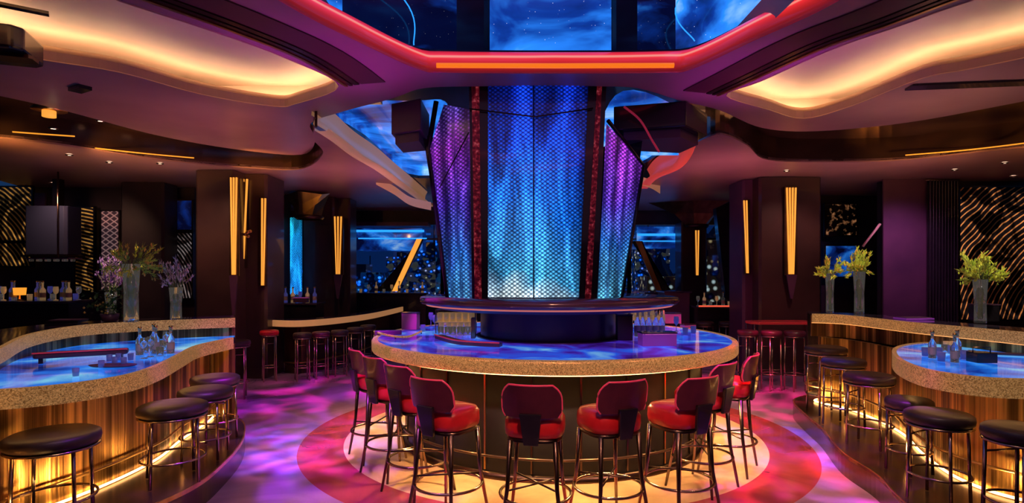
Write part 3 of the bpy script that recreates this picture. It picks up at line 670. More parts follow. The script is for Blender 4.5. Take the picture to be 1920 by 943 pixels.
# ---------------------------------------------------------------- island bar
e = empty('island_bar', (*BC, 0), 'large round island bar with luminous blue top and gold terrazzo rim', 'bar')
n = 96
MB().lathe([(1.64, 0.02), (1.64, .985), (1.60, .985)], n=n).build('body', noisy(mat('matte_charcoal', (.004, .003, .004), .5), 2, [(.3, (.003, .0025, .003)), (.7, (.006, .005, .006))]), e)
MB().lathe([(1.68, 0), (1.68, .05), (1.63, .055)], n=n).build('plinth', M_dsteel, e)
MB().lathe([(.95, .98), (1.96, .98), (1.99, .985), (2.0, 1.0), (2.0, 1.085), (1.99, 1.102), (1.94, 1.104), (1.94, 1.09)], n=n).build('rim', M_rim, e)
MB().lathe([(1.945, 1.098), (.86, 1.098)], n=n).build('countertop', M_top, e)
MB().lathe([(.86, 1.11), (.83, 1.11), (.83, .7), (.86, .7), (.86, 1.11)], n=n).build('inner_edge', M_plum, e)
MB().tube([(*p, .972) for p in circ(0, 0, 1.90, n)], .010, 6, True).build('light_strip', M_ledw, e)
MB().tube([(*p, .21) for p in circ(0, 0, 1.70, n)], .013, 8, True).build('footrail', M_dsteel, e)
for k in range(24):
    a = k * math.tau / 24 + .09
    MB().box((1.645 * math.cos(a), 1.645 * math.sin(a), .5), (.012, .016, .86), a).build('slat', M_gold if k % 4 == 0 else M_dsteel, e)
for k in range(18):
    a = k * math.tau / 18
    MB().tube([(1.64 * math.cos(a), 1.64 * math.sin(a), .21), (1.70 * math.cos(a), 1.70 * math.sin(a), .21)], .008, 6).build('rail_bracket', M_dsteel, e)
# core counter under the tower
e = empty('core_counter', (*(.41, 6.71), 0), 'round dark plum counter carrying the glowing tower', 'counter')
MB().lathe([(.77, 0), (.77, 1.42)], n=64).build('body', mat('indigo_body', (.06, .025, .09), .35), e)
MB().lathe([(.7, 1.40), (1.20, 1.415), (1.30, 1.44), (1.36, 1.47)], n=80).build('lower_molding', M_plum, e)
MB().lathe([(1.36, 1.47), (1.44, 1.48), (1.45, 1.52), (1.44, 1.545), (0, 1.55)], n=80).build('top', mat('plum_gloss', (.12, .05, .08), .18, .2, coat=.6), e)
MB().tube([(*p, 1.462) for p in circ(0, 0, 1.375, 80)], .008, 6, True).build('light_line', emis('rose_led', (1, .25, .2), .5), e)

# things on the island bar
def glass(kind, x, y, z, s=1.0):
    mb = MB()
    if kind == 0: mb.lathe([(.001, 0), (.032, 0), (.036, .09), (.033, .09), (.029, .006), (.001, .006)], n=12)
    elif kind == 1: mb.lathe([(.001, 0), (.034, 0), (.03, .006), (.005, .012), (.005, .085), (.03, .11), (.037, .15), (.031, .20), (.028, .20), (.033, .15), (.001, .10)], n=12)
    else: mb.lathe([(.001, 0), (.036, 0), (.037, .15), (.013, .19), (.013, .25), (.016, .25), (.016, .265), (.001, .265)], n=12)
    return mb
PG = {}
NM = ('tumbler', 'wine_glass', 'bottle')
def place_glass(kind, m, x, y, z, s, lab, cat, grp):
    key = (kind, m.name)
    if key not in PG:
        o = glass(kind, 0, 0, 0).build(NM[kind], m); PG[key] = o
        if kind == 2:
            c = MB().lathe([(.001, .262), (.018, .262), (.018, .285), (.001, .285)], n=10).build('cap', M_gold, o)
            MB().lathe([(.0375, .04), (.0375, .11)], n=12).build('bottle_label', M_beige, o)
    else:
        o = copy_tree(PG[key])
    o.location = (x, y, z); o.scale = (s, s, s); tag(o, lab, cat, grp)
ZB = 1.1
k = 0
for px in (826, 838, 850, 862, 874, 884):
    for j, py in enumerate((628, 618, 610)):
        g = G(px + random.uniform(-2, 2) + 3 * j, py, ZB); k += 1
        if math.hypot(g[0] - .41, g[1] - 6.71) < .86 or math.dist(g, BC) > 1.88 or (1.3 < g[0] and 6.98 < g[1] < 7.34): continue
        place_glass((1, 2, 0)[(k * 2 + j) % 3], (M_glassg, M_glass, M_glassg)[k % 3], g[0], g[1], ZB + .004, 1.0, 'glinting glassware crowded on the blue bar top near the boxed napkins', 'glassware', 'glassware beside the core, napkin box side')
for px in (1182, 1194, 1206, 1218, 1230, 1242):
    for j, py in enumerate((628, 618, 608)):
        g = G(px + random.uniform(-2, 2), {628: 631, 618: 624, 608: 612}[py], ZB); k += 1
        if math.hypot(g[0] - .41, g[1] - 6.71) < .86 or math.dist(g, BC) > 1.88 or (1.2 < g[0] < 1.95 and 7.02 < g[1] < 7.6): continue
        place_glass((1, 2, 1)[(k + j) % 3], (M_glassg, M_glass, M_glassg)[(k + j) % 3], g[0], g[1], ZB + .004, 1.05, 'glinting stemware crowded on the blue bar top behind the violet case', 'glassware', 'glassware beside the core, violet case side')
def rack(cx, cy, w, d, rz, lab, mirror=1):
    e = empty('glass_rack', (cx, cy, ZB + .003), lab, 'rack', rz=R(rz))
    f = MB()
    for x in (-w / 2, w / 2):
        for y in (-d / 2, d / 2): f.box((x, y, .135), (.012, .012, .27))
    f.build('frame', M_steel, e)
    for z in (.13, .27): MB().box((0, 0, z), (w + .02, d + .02, .010)).build('shelf', M_glassg if z < .2 else M_steel, e)
    n = int(w / .075)
    for i in range(n):
        for j in range(2):
            x, y = -w / 2 + .045 + i * (w - .09) / max(1, n - 1), -d / 2 + .05 + j * (d - .1)
            wx_, wy_ = cx + x * math.cos(R(rz)) - y * math.sin(R(rz)), cy + x * math.sin(R(rz)) + y * math.cos(R(rz))
            place_glass(0, M_glassg, wx_, wy_, ZB + .140, 1.1, 'amber glinting tumbler on the shelf of a glass rack at the core counter', 'glass', 'tumblers on the island rack shelves')
rack(-.66, 6.95, .46, .2, 0, 'bronze rack of glinting glasses beside the core counter, napkin box side')
rack(1.56, 7.30, .44, .2, 12, 'bronze rack of glinting glasses beside the core counter, violet case side')
def crate(px, py, z, d, rz, m, lab, name='case', lid=True, cat='case'):
    g = G(px, py, z)
    e = empty(name, (g[0], g[1], z + .003), lab, cat, rz=rz)
    MB().box((0, 0, d[2] / 2), d).build('body', m, e, .006)
    if lid: MB().box((0, 0, d[2] + .008), (d[0] * 1.04, d[1] * 1.04, .014)).build('lid', M_dtop, e, .003)
    return e
crate(1232, 648, ZB, (.34, .16, .12), R(5), M_mirror, 'violet glowing drinks case on the blue bar top')
crate(1170, 638, ZB, (.16, .12, .26), 0, M_dsteel, 'dark bronze glass cabinet against the core counter', 'cabinet', cat='cabinet')
crate(1258, 606, ZB, (.26, .16, .13), R(-8), M_pink, 'pinkish violet box standing beyond the stemware', 'box', cat='box')
crate(1290, 614, ZB, (.18, .10, .03), R(20), M_pink, 'flat pink menu box on the far end of the bar top', 'box', cat='box')
crate(770, 618, ZB, (.20, .12, .20), R(-10), mat('napkin_wood', (.30, .17, .15), .4, 0, (.6, .35, .5), .0), 'rosy napkin box beside the glinting glassware', 'box', cat='box')
crate(728, 628, ZB, (.30, .10, .05), R(12), M_plum, 'low plum tray box at the bar top end', 'box', False, 'box')
crate(888, 634, ZB, (.05, .16, .22), 0, M_steel, 'upright metal divider beside the glassware', 'divider', False, 'divider')
for i, (px, py) in enumerate(((800, 606), (808, 612), (793, 622), (815, 618), (786, 604), (1275, 612), (1300, 625), (1268, 622), (1310, 616), (1325, 622), (1285, 628), (756, 606), (744, 612))):
    g = G(px, py, ZB)
    if math.dist(g, BC) > 1.88: continue
    place_glass(i % 2 * 1, M_glassb, g[0], g[1], ZB + .004, .9, 'blue tinted glass on the island bar top', 'glass', 'blue tinted glasses on the island bar')
# curved drinks rail on bar top
e = empty('drip_rail', (0, 0, 0), 'curved rose metal drip rail lying on the blue bar top', 'rail')
p = catmull([(*G(a, b, 1.13), 1.135) for a, b in ((815, 630), (850, 640), (890, 644), (936, 646))], 6)
MB().ribbon([(q[0], q[1]) for q in p], 1.105, 1.14, .10, smooth=False).build('tray', M_plum, e)
MB().tube([(q[0], q[1] - .0, 1.145) for q in p], .008, 6).build('edge', M_pipe, e)
e = empty('drip_rail', (0, 0, 0), 'curved glowing guard rail along the inner end of the bar top', 'rail')
p = catmull([(*G(a, b, 1.13), 1.135) for a, b in ((702, 622), (730, 630), (765, 632), (790, 622))], 6)
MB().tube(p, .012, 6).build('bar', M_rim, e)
for i in (0, 8, len(p) - 1): MB().tube([(p[i][0], p[i][1], 1.104), p[i]], .008, 6).build('post', M_steel, e)

# ---------------------------------------------------------------- red bar stools
def red_stool():
    r = empty('bar_stool', (0, 0, 0), 'x', 'bar stool', 'red seated stools round the island bar')   # faces -Y side has the back; sitter looks +Y
    mb = MB()
    def sq(w, d, z, n=32, p=3.2):
        return [(w * math.copysign(abs(math.cos(t)) ** (2 / p), math.cos(t)), d * math.copysign(abs(math.sin(t)) ** (2 / p), math.sin(t)), z) for t in (k * math.tau / n for k in range(n))]
    rows = [sq(a, b, z) for a, b, z in ((.185, .175, .69), (.203, .195, .705), (.208, .20, .74), (.205, .197, .80), (.185, .178, .832), (.13, .12, .847), (.01, .01, .85))]
    mb.strip(rows, True, True); mb.build('seat', M_red, r)
    MB().strip([sq(.19, .18, .665), sq(.195, .185, .688), sq(.01, .01, .688)], True, True).build('seat_frame', M_dsteel, r)
    # backrest: curved shell with rounded outline
    def bk(u, v, t):   # u -1..1, v 0..1
        ang = u * .66
        rad = .31 + t
        z = .845 + .225 * v
        return (rad * math.sin(ang), .10 - rad * math.cos(ang) - .04 * v, z)
    N, Mv = 18, 8; outer = []; inner = []
    for j in range(Mv + 1):
        v = j / Mv; ro, ri = [], []
        hw = 1.0 * (1 - max(0, (v - .5) / .5) ** 2.4 * .30) * (1 - max(0, (.25 - v) / .25) ** 2 * .14)
        for i in range(N + 1):
            u = (-1 + 2 * i / N) * hw
            ro.append(bk(u, v, .022)); ri.append(bk(u, v, -.012))
        outer.append(ro); inner.append(ri)
    mb = MB(); mb.strip(outer); mb.strip([x[::-1] for x in inner])
    mb.strip([outer[-1], inner[-1]]); mb.strip([inner[0], outer[0]])
    mb.strip([[a[0] for a in outer], [a[0] for a in inner]][::-1]); mb.strip([[a[-1] for a in outer], [a[-1] for a in inner]])
    b = mb.build('backrest', M_maroon, r)
    pth = [a[0] for a in outer] + outer[-1][1:-1] + [a[-1] for a in outer][::-1]
    MB().tube([(p[0], p[1] + .004, p[2]) for p in pth], .007, 6).build('piping', M_pipe, b)
    MB().hexa([(-.05, -.225, .66), (.05, -.225, .66), (.05, -.195, .66), (-.05, -.195, .66)], [(-.075, -.262, .88), (.075, -.262, .88), (.075, -.232, .88), (-.075, -.232, .88)]).build('back_support', M_black, r, .006)
    for sx in (-1, 1):
        for sy in (-1, 1):
            MB().tube([(sx * .155, sy * .145, .675), (sx * .17, sy * .165, .35), (sx * .215, sy * .215, 0)], .019, 8, r1=.011).build('leg', M_dsteel if sy < 0 else M_steel, r)
    MB().tube([(*p, .27) for p in circ(0, 0, .25, 32)], .011, 8, True).build('foot_ring', M_steel, r)
    MB().tube([(sx * .172, sx * .168, .33) for sx in (-1, 1)], .007, 6).build('stretcher', M_dsteel, r)
    MB().tube([(sx * .172, -sx * .168, .345) for sx in (-1, 1)], .007, 6).build('stretcher', M_dsteel, r)
    return r
proto = red_stool()
def ringpos(th, r): return BC[0] + r * math.cos(R(th)), BC[1] + r * math.sin(R(th))
spots = [(-.47, 4.32, -14, 'red seated stool with maroon back, just right of the tall edge-on stool'),
         (.165, 4.12, -4, 'red seated stool seen square from behind at the middle of the island bar'),
         (.70, 4.25, 18, 'red seated stool between the middle stool and the one with the swooping back'),
         (1.25, 4.38, 10, 'red seated stool with swooping maroon back, next to the pair at the bar end'),
         (*ringpos(304, 2.08), 8, 'red stool at the pink floor side bar end, nearer of that pair'),
         (*ringpos(321, 2.0), 6, 'farthest red stool at the pink floor side, mostly hidden behind another'),
         (*ringpos(236, 2.2), -8, 'red stool seen nearly edge-on with a tall narrow back, second nearest the purple floor'),
         (*ringpos(222, 2.05), 4, 'red stool with splayed legs standing at the edge of the purple floor'),
         (*ringpos(207, 2.0), 6, 'farthest red stool on the purple floor side of the island bar')]
for i, (x, y, da, lab) in enumerate(spots):
    o = proto if i == 0 else copy_tree(proto)
    o.location = (x, y, 0)
    o.rotation_euler.z = math.atan2(-(BC[0] - x), BC[1] - y) + R(da)
    o['label'] = lab

# ---------------------------------------------------------------- black bar stools
def black_stool(x, y, z0, zt, r, rz, lab, m=M_seat, grp='round black stools at the winding bars'):
    e = empty('bar_stool', (x, y, z0), lab, 'bar stool', grp, R(rz)); h = zt - z0
    MB().lathe([(r * .9, h - .085), (r, h - .07), (r * 1.02, h - .045), (r, h - .018), (r * .9, h - .004), (r * .6, h), (.001, h + .004)], n=32).build('seat', m, e)
    MB().lathe([(.001, h - .10), (r * .97, h - .10), (r * 1.0, h - .095), (r * .99, h - .086), (r * .8, h - .085)], n=32).build('seat_ring', M_steel, e)
    for k in range(4):
        a = k * math.pi / 2 + .78
        MB().tube([(r * .86 * math.cos(a), r * .86 * math.sin(a), h - .1), (r * .93 * math.cos(a), r * .93 * math.sin(a), 0)], .012, 8).build('leg', M_steel, e)
    MB().tube([(*p, .22 * h + .05) for p in circ(0, 0, r * .92, 28)], .009, 6, True).build('foot_ring', M_steel, e)
    a = .78
    MB().tube([(r * .9 * math.cos(a), r * .9 * math.sin(a), h * .72), (r * .9 * math.cos(a + 1.57), r * .9 * math.sin(a + 1.57), h * .72)], .007, 6).build('stretcher', M_steel, e)
    return e
PZ = .2
for a in ((-2.93, 3.74, .80, .255, 20, 'large black round stool nearest the camera at the winding bar'),
          (-2.64, 4.56, .80, .245, 35, 'black round stool at the bulge of the winding bar'),
          (-2.70, 5.16, .80, .22, 10, 'black stool tucked behind the one at the bar bulge'),
          (-2.9, 5.72, .81, .22, 50, 'black stool farthest along the winding bar platform'),
          (3.60, 6.72, .97, .22, 0, 'farthest black stool under the vase counter'),
          (3.50, 6.18, .91, .21, 25, 'second farthest black stool under the vase counter'),
          (3.34, 5.48, .87, .215, 40, 'black stool in front of the rounded counter end'),
          (3.22, 4.75, .80, .17, 15, 'small dark stool half hidden behind a larger black one'),
          (3.03, 4.16, .83, .21, 30, 'black padded stool nearest the glowing step at the rounded counter'),
          (3.17, 3.65, .86, .20, 10, 'black stool cut off by the picture edge at the rounded counter')):
    black_stool(a[0], a[1], PZ + .002, a[2], a[3], a[4], a[5])
black_stool(-4.0, 8.45, 0, .84, .21, 20, 'black stool on the floor past the end of the winding bar')

# ---------------------------------------------------------------- winding bar
lowL = catmull(GL([(-260, 738), (-120, 738), (0, 733), (100, 725), (180, 715), (250, 702), (300, 685), (340, 665), (375, 648), (438, 634)], 1.1), 6)
upL = catmull(GL([(-200, 712), (-90, 692), (0, 655), (60, 627), (150, 611), (250, 604), (350, 600), (441, 597)], 1.3), 6)
e = empty('winding_bar', (-3.6, 4.6, 0), 'winding two tier bar with terrazzo rims, aqua lit top and ribbed gold front', 'bar')
def wb(mb, name, m, par=None, bevel=0): return mb.build(name, m, par or e, bevel, loc=(3.6, -4.6, 0))
back = offset(upL, .5)
wb(MB().prism(offset(lowL, .02) + [(p[0], p[1]) for p in offset(upL, .06)][::-1], 1.02, 1.09), 'counter_slab', M_black)
wb(MB().prism(offset(lowL, .03) + offset(upL, .10)[::-1], 1.091, 1.1), 'luminous_top', M_topl)
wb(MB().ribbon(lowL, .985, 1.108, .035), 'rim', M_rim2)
wb(MB().tube([(p[0], p[1], .975) for p in offset(lowL, .14)], .010, 6), 'light_strip', M_ledw)
wb(MB().prism(offset(upL, .02) + back[::-1], 1.285, 1.30), 'upper_top', M_dtop)
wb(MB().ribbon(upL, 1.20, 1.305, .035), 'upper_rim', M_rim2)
wb(MB().ribbon(offset(upL, .08), 0.2, 1.28, .05), 'upper_body', M_ribs)
wb(MB().ribbon(offset(upL, .42), 0.0, 1.28, .05), 'rear_body', M_black)
wb(MB().box((upL[-1][0] - .27, upL[-1][1] - .02, .74), (.40, .03, 1.08), R(10)), 'end_panel', M_ribs)
wall = catmull([(-4.3, 2.3), (-3.6, 2.8), (-3.3, 3.7), (-3.12, 4.35), (-3.08, 5.0), (-3.2, 5.6), (-3.28, 6.2), (-3.35, 6.5)], 8)
wb(MB().ribbon(wall, PZ, 1.02, .05), 'front_cladding', M_ribs)
wb(MB().tube([(p[0], p[1], PZ + .012) for p in offset(wall, -.03)], .010, 6), 'base_light', M_ledw)
plat = catmull([(-3.6, 1.8), (-2.75, 2.9), (-2.62, 3.7), (-2.42, 4.4), (-2.46, 5.0), (-2.62, 5.7), (-2.95, 6.4), (-3.4, 6.75)], 8)
wb(MB().prism(plat + [(-4.3, 6.75), (-5.2, 4), (-5.2, 1.8)], 0, PZ - .004), 'step', M_bronze)
wb(MB().ribbon(offset(plat, -.004), PZ - .03, PZ, .012), 'step_edge', M_gold)
wb(MB().tube([(p[0], p[1], PZ + .16) for p in offset(wall, -.06)], .010, 6), 'footrail', M_gold)
# things on it
def onbar(px, py, z, name, lab, cat, rz=0):
    g = G(px, py, z); return empty(name, (g[0], g[1], z + .004), lab, cat, rz=rz)
e2 = onbar(155, 677, 1.1, 'serving_rail', 'long dark slanted bar mat propped over the aqua counter', 'tray', R(28))
MB().box((0, 0, .06), (.62, .14, .04), 0, .02).build('top', M_plum, e2, .01)
for x in (-.26, .26): MB().box((x, 0, .02), (.03, .1, .04)).build('foot', M_black, e2)
MB().tube([(-.31, -.075, .085), (.31, -.075, .085)], .006, 6).build('edge', M_pipe, e2)
for i, (px, py) in enumerate(((262, 648), (272, 644), (282, 652), (292, 645), (300, 650), (312, 640), (320, 645), (305, 636), (270, 655), (288, 640))):
    g = G(px, py + 18, 1.1)
    place_glass((2, 0, 1)[i % 3], M_glass, g[0], g[1], 1.104, .85, 'clear glass or small bottle clustered on the aqua counter', 'glass', 'glass cluster on the winding bar')
for i, (px, py) in enumerate(((190, 690), (215, 683), (232, 684), (222, 676), (245, 676), (205, 678), (142, 706))):
    g = G(px, py, 1.1)
    place_glass(0, M_glassb, g[0], g[1], 1.104, .6, 'small blue tinted glass on the aqua lit counter', 'glass', 'small glasses on the aqua counter')
e2 = onbar(215, 686, 1.1, 'tray', 'dark oval tray under small glasses on the aqua counter', 'tray')
MB().lathe([(.001, 0), (.16, 0), (.18, .012), (.17, .012), (.001, .002)], (0, -.02, -.003), 24, 1, .5).build('plate', M_plum, e2)
e2 = onbar(120, 606, 1.3, 'menu_stack', 'dark folded menus lying on the upper winding counter', 'menus', R(10))
MB().box((0, .05, .012), (.3, .2, .02)).build('cover', M_black, e2)
MB().box((.02, .05, .028), (.28, .18, .008)).build('page', M_plum, e2)

# ---------------------------------------------------------------- rounded counter with vases
lowR = catmull(GL([(1742, 642), (1700, 646), (1674, 655), (1680, 672), (1720, 690), (1780, 702), (1850, 710), (1920, 713), (2060, 716), (2200, 716)], 1.1), 6)
upR = catmull(GL([(1523, 589), (1560, 590), (1600, 593), (1700, 604), (1800, 613), (1920, 624), (2080, 640), (2200, 660)], 1.3), 6)
e = empty('rounded_bar', (3.9, 5.2, 0), 'two tier bar with rounded end, aqua lit lower top and ribbed gold front', 'bar')
def rb(mb, name, m): return mb.build(name, m, e, 0, loc=(-3.9, -5.2, 0))
def seg(path, y0): return [p for p in path if p[1] <= y0]
lowpoly = offset(lowR, .02) + seg(offset(upR, .08), 5.95)[::-1]
rb(MB().prism(lowpoly, 1.02, 1.09), 'counter_slab', M_black)
rb(MB().prism(offset(lowR, .03) + seg(offset(upR, .10), 5.9)[::-1], 1.091, 1.1), 'luminous_top', M_topl)
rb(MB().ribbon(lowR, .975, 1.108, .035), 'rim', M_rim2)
rb(MB().prism(offset(upR, .02) + offset(upR, .5)[::-1], 1.285, 1.30), 'upper_top', M_dtop)
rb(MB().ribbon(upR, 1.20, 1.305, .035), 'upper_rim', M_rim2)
wallR = catmull([(4.25, 7.5), (3.82, 7.32), (3.98, 6.9), (4.0, 6.3), (3.9, 5.75), (3.68, 5.2), (3.52, 4.6), (3.6, 4.2), (3.95, 3.95), (4.6, 3.7)], 8)
rb(MB().ribbon(wallR, PZ, 1.02, .05), 'front_cladding', M_ribs)
rb(MB().ribbon(offset(upR, .1), 1.02, 1.28, .05), 'upper_body', M_ribs)
rb(MB().ribbon(offset(upR, .42), 0, 1.28, .05), 'rear_body', M_black)
rb(MB().tube([(p[0], p[1], PZ + .012) for p in offset(wallR, -.035)], .011, 6), 'base_light', M_ledw)
rb(MB().tube([(p[0], p[1], 1.19) for p in offset(upR, .06)], .005, 6), 'light_strip', emis('added_warm_glow', (1, .42, .12), 1.0))  # dim strip added for the warm glow under the upper rim
rb(MB().tube([(p[0], p[1], .965) for p in offset(lowR, .14)], .008, 6), 'light_strip', M_ledw)
platR = catmull([(3.9, 7.75), (3.55, 7.4), (3.35, 6.7), (3.22, 6.1), (2.98, 5.3), (2.92, 4.7), (2.74, 4.0), (2.8, 3.4), (3.1, 2.6)], 8)
rb(MB().prism(platR + [(5.2, 2.6), (5.2, 7.75)], 0, PZ - .004), 'step', M_bronze)
rb(MB().ribbon(offset(platR, -.0), PZ - .03, PZ, .012), 'step_edge', M_gold)
rb(MB().tube([(p[0], p[1], PZ + .22) for p in offset(wallR, -.14)], .012, 6), 'footrail', M_gold)
for i, (px, py) in enumerate(((1735, 668), (1748, 672), (1760, 668), (1772, 662), (1784, 664), (1795, 670), (1808, 674), (1822, 674), (1765, 678), (1790, 680), (1836, 676), (1775, 655), (1788, 655))):
    g = G(px, py, 1.1)
    place_glass((0, 2, 1, 0)[i % 4] if i > 10 or i % 4 == 1 else 0, (M_glassb, M_glass)[i % 2] if i < 11 else M_glassg, g[0], g[1], 1.104, .8, 'glass in the dark cluster on the aqua rounded counter', 'glass', 'glass cluster on the rounded counter')
e2 = onbar(1852, 682, 1.1, 'caddy', 'dark bar caddy box among the glasses on the rounded counter', 'caddy')
MB().box((0, .06, .04), (.16, .12, .08)).build('body', M_black, e2, .005)
MB().tube([(-.07, .06, .08), (-.07, .06, .12), (.07, .06, .12), (.07, .06, .08)], .005, 6).build('handle', M_steel, e2)
e2 = onbar(1890, 668, 1.1, 'bar_mat', 'long dark bar mat along the back of the aqua rounded counter', 'mat', R(-20))
MB().box((0, .05, .01), (.55, .07, .018)).build('pad', M_plum, e2, .004)
e2 = onbar(1720, 600, 1.3, 'menu_stack', 'violet lit folded menus on the vase counter', 'menus', R(8))
MB().box((0, .05, .01), (.34, .18, .016)).build('cover', M_mirror, e2)
MB().box((.0, .05, .022), (.30, .16, .006)).build('page', M_plum, e2)
e2 = onbar(1862, 606, 1.3, 'box', 'black box standing behind the single vase', 'box')
MB().box((.02, .14, .09), (.22, .14, .17)).build('body', M_black, e2, .008)
MB().box((.02, .14, .18), (.23, .15, .012)).build('lid', M_plum, e2)

# ---------------------------------------------------------------- flower vases
def vase(px, py, z, h, r, fh, fr, lab, cols, n=26, Y=None, wild=1.0, two=False):
    g = G(px, py, z) if Y is None else ((px - CX) / F * Y, Y)
    e = empty('flower_vase', (g[0], g[1], z + .004), lab, 'vase')
    MB().lathe([(.001, 0), (r * .8, 0), (r * .82, .01), (r * .78, h * .5), (r, h), (r * .92, h), (r * .7, h * .5), (r * .74, .02), (.001, .02)], n=18).build('vase', M_glass, e)
    st, lf, bl = MB(), MB(), MB()
    for i in range(n):
        a = random.uniform(0, math.tau); rr = fr * math.sqrt(random.uniform(.02, 1)); zz = fh * random.uniform(.62, 1.0) - rr * .35
        p0 = Vector((r * .4 * math.cos(a + 2), r * .4 * math.sin(a + 2), .03)); p1 = Vector((r * .8 * math.cos(a), r * .8 * math.sin(a), h)); p2 = Vector((rr * math.cos(a), rr * math.sin(a), zz))
        path = catmull([p0, p1, (p1 + p2) / 2 + Vector((0, 0, .03)), p2], 3)
        st.tube(path, .0035, 4)
        for k in range(int(34 * wild)):
            t = random.uniform(.3, 1.05); c = p1.lerp(p2, t)
            d = (p2 - p1).normalized() + Vector((random.uniform(-1, 1), random.uniform(-1, 1), random.uniform(-.2, 1))) * .8
            d.normalize(); s = d.cross(Vector((random.random(), random.random(), .3))).normalized(); L = random.uniform(.03, .07)
            lf.add([c, c + d * L * .5 + s * .0055, c + d * L, c + d * L * .5 - s * .0055], [(0, 1, 2, 3)])
        for k in range(3):
            c = p2 + Vector((random.uniform(-.02, .02), random.uniform(-.02, .02), random.uniform(-.04, .02)))
            bl.lathe([(.001, -.012), (.010, 0), (.001, .022)], c, 5)
    st.build('stem', M_stem, e); lf.build('foliage', cols[0], e); bl.build('blossom', cols[1], e)
    return e
vase(246, 604, 1.3, .60, .085, .86, .30, 'tall clear vase of yellow green lilies on the winding bar', (M_green, M_yel), 34)
vase(1556, 587, 1.3, .50, .055, .74, .15, 'slim clear vase of green sprays, farther of the pair', (M_green, M_yel), 20)
vase(1611, 588, 1.3, .52, .07, .80, .18, 'clear vase of fuller green sprays, nearer of the pair', (M_green, M_yel), 26)
vase(1838, 606, 1.3, .44, .065, .74, .22, 'single clear vase of yellow green sprays before the copper screen', (M_green, M_green), 32)
vase(208, 600, 1.3, .30, .06, .72, .14, 'vase of lilac blossoms beside the yellow green lilies', (M_purple, M_purple), 22)
vase(330, 600, 1.3, .35, .07, .68, .17, 'vase of pale twisted branches at the winding bar', (M_white, M_white), 22, wild=.6)
# trailing dark foliage of the lilac arrangement
e = empty('potted_plant', (*G(206, 603, 1.3), 1.304), 'dark leafy plant with orange blooms under the lilac blossoms', 'plant')
MB().lathe([(.001, 0), (.07, 0), (.09, .08), (.08, .08), (.001, .06)], n=14).build('pot', M_plum, e)
lf, bl = MB(), MB()
for i in range(170):
    c = Vector((random.gauss(0, .07), random.gauss(-.02, .05), random.uniform(.08, .34))); d = Vector((random.uniform(-1, 1), random.uniform(-1, 1), random.uniform(-.6, 1))).normalized(); s = d.cross(Vector((0, .3, 1))).normalized()
    lf.add([c, c + d * .03 + s * .014, c + d * .06, c + d * .03 - s * .014], [(0, 1, 2, 3)])
    if i % 9 == 0: bl.lathe([(.001, -.01), (.014, 0), (.001, .015)], c + Vector((-.05, -.03, 0)), 6)
lf.build('foliage', M_dgreen, e); bl.build('blossom', M_yel, e)

# ---------------------------------------------------------------- back bar of bottles on the far side of the winding bar
def backbar(px0, px1, Y, ztop, lab, d=.5, m=M_black):
    a, b = (px0 - CX) / F * Y, (px1 - CX) / F * Y
    e = empty('back_counter', ((a + b) / 2, Y, 0), lab, 'counter')
    MB().box((0, 0, (ztop - .04) / 2), (b - a, d, ztop - .04)).build('body', m, e)
    MB().box((0, -.02, ztop - .02), (b - a + .06, d + .08, .04)).build('top', M_dtop, e, .008)
    return (a, b)
a, b = backbar(-60, 150, 9.6, 1.36, 'dark back counter crowded with bottles behind the winding bar')
for i in range(26):
    x = a + (b - a) * (i + .5) / 26
    if abs(x - P(37, 516, 9.55).x) < .13: continue
    place_glass((2, 1, 2, 0)[i % 4], (M_glassg, M_glass, M_glassb)[i % 3], x, 9.5 + .12 * (i % 3), 1.364, 1.1, 'bottle or glass in the crowded row on the dark back counter', 'bottle', 'bottles on the dark back counter')
# hanging glass rack and dark hoods
def hood(x0, x1, y0, y1, Y, lab, m=M_black):
    p, q = P(x0, y1, Y), P(x1, y0, Y); w, h = q.x - p.x, q.z - p.z
    e = empty('range_hood', ((p.x + q.x) / 2, Y, p.z), lab, 'hood')
    MB().box((0, 0, h / 2), (w, .4, h), 0, .04).build('body', m, e, .01)
    MB().box((0, -.01, -.02), (w + .06, .44, .03)).build('lip', M_dsteel, e)
    MB().box((0, .1, h + (3.45 - q.z) / 2), (.12, .12, 3.45 - q.z)).build('support', M_dsteel, e)
hood(62, 140, 388, 478, 10.2, 'blue black hanging cabinet beside the gold wave screens', mat('navy_cabinet', (.02, .025, .06), .35, coat=.3))
e = empty('glass_rack', P(100, 488, 9.6), 'hanging rack of upturned glasses glowing lilac', 'rack')
MB().box((0, 0, .03), (.72, .3, .02)).build('shelf', M_plum, e)
for k in range(10): MB().lathe([(.03, -.02), (.035, .01), (.005, .04)], (-.32 + .07 * k, -.05 + .06 * (k % 2), 0), 10).build('glass', M_glass, e)
MB().tube([(0, .1, .04), (0, .1, 3.48 - P(0, 488, 9.6).z)], .015, 6).build('hanger', M_dsteel, e)
# wall lamp glow box
e = empty('table_lamp', P(37, 516, 9.55), 'small amber glowing lamp among the bottles', 'lamp')
e.location.z = 1.364
MB().lathe([(.001, 0), (.05, 0), (.015, .02), (.012, .08)], n=12).build('base', M_gold, e)
MB().lathe([(.08, .08), (.09, .2), (.001, .2)], n=16).build('shade', M_ledo, e)

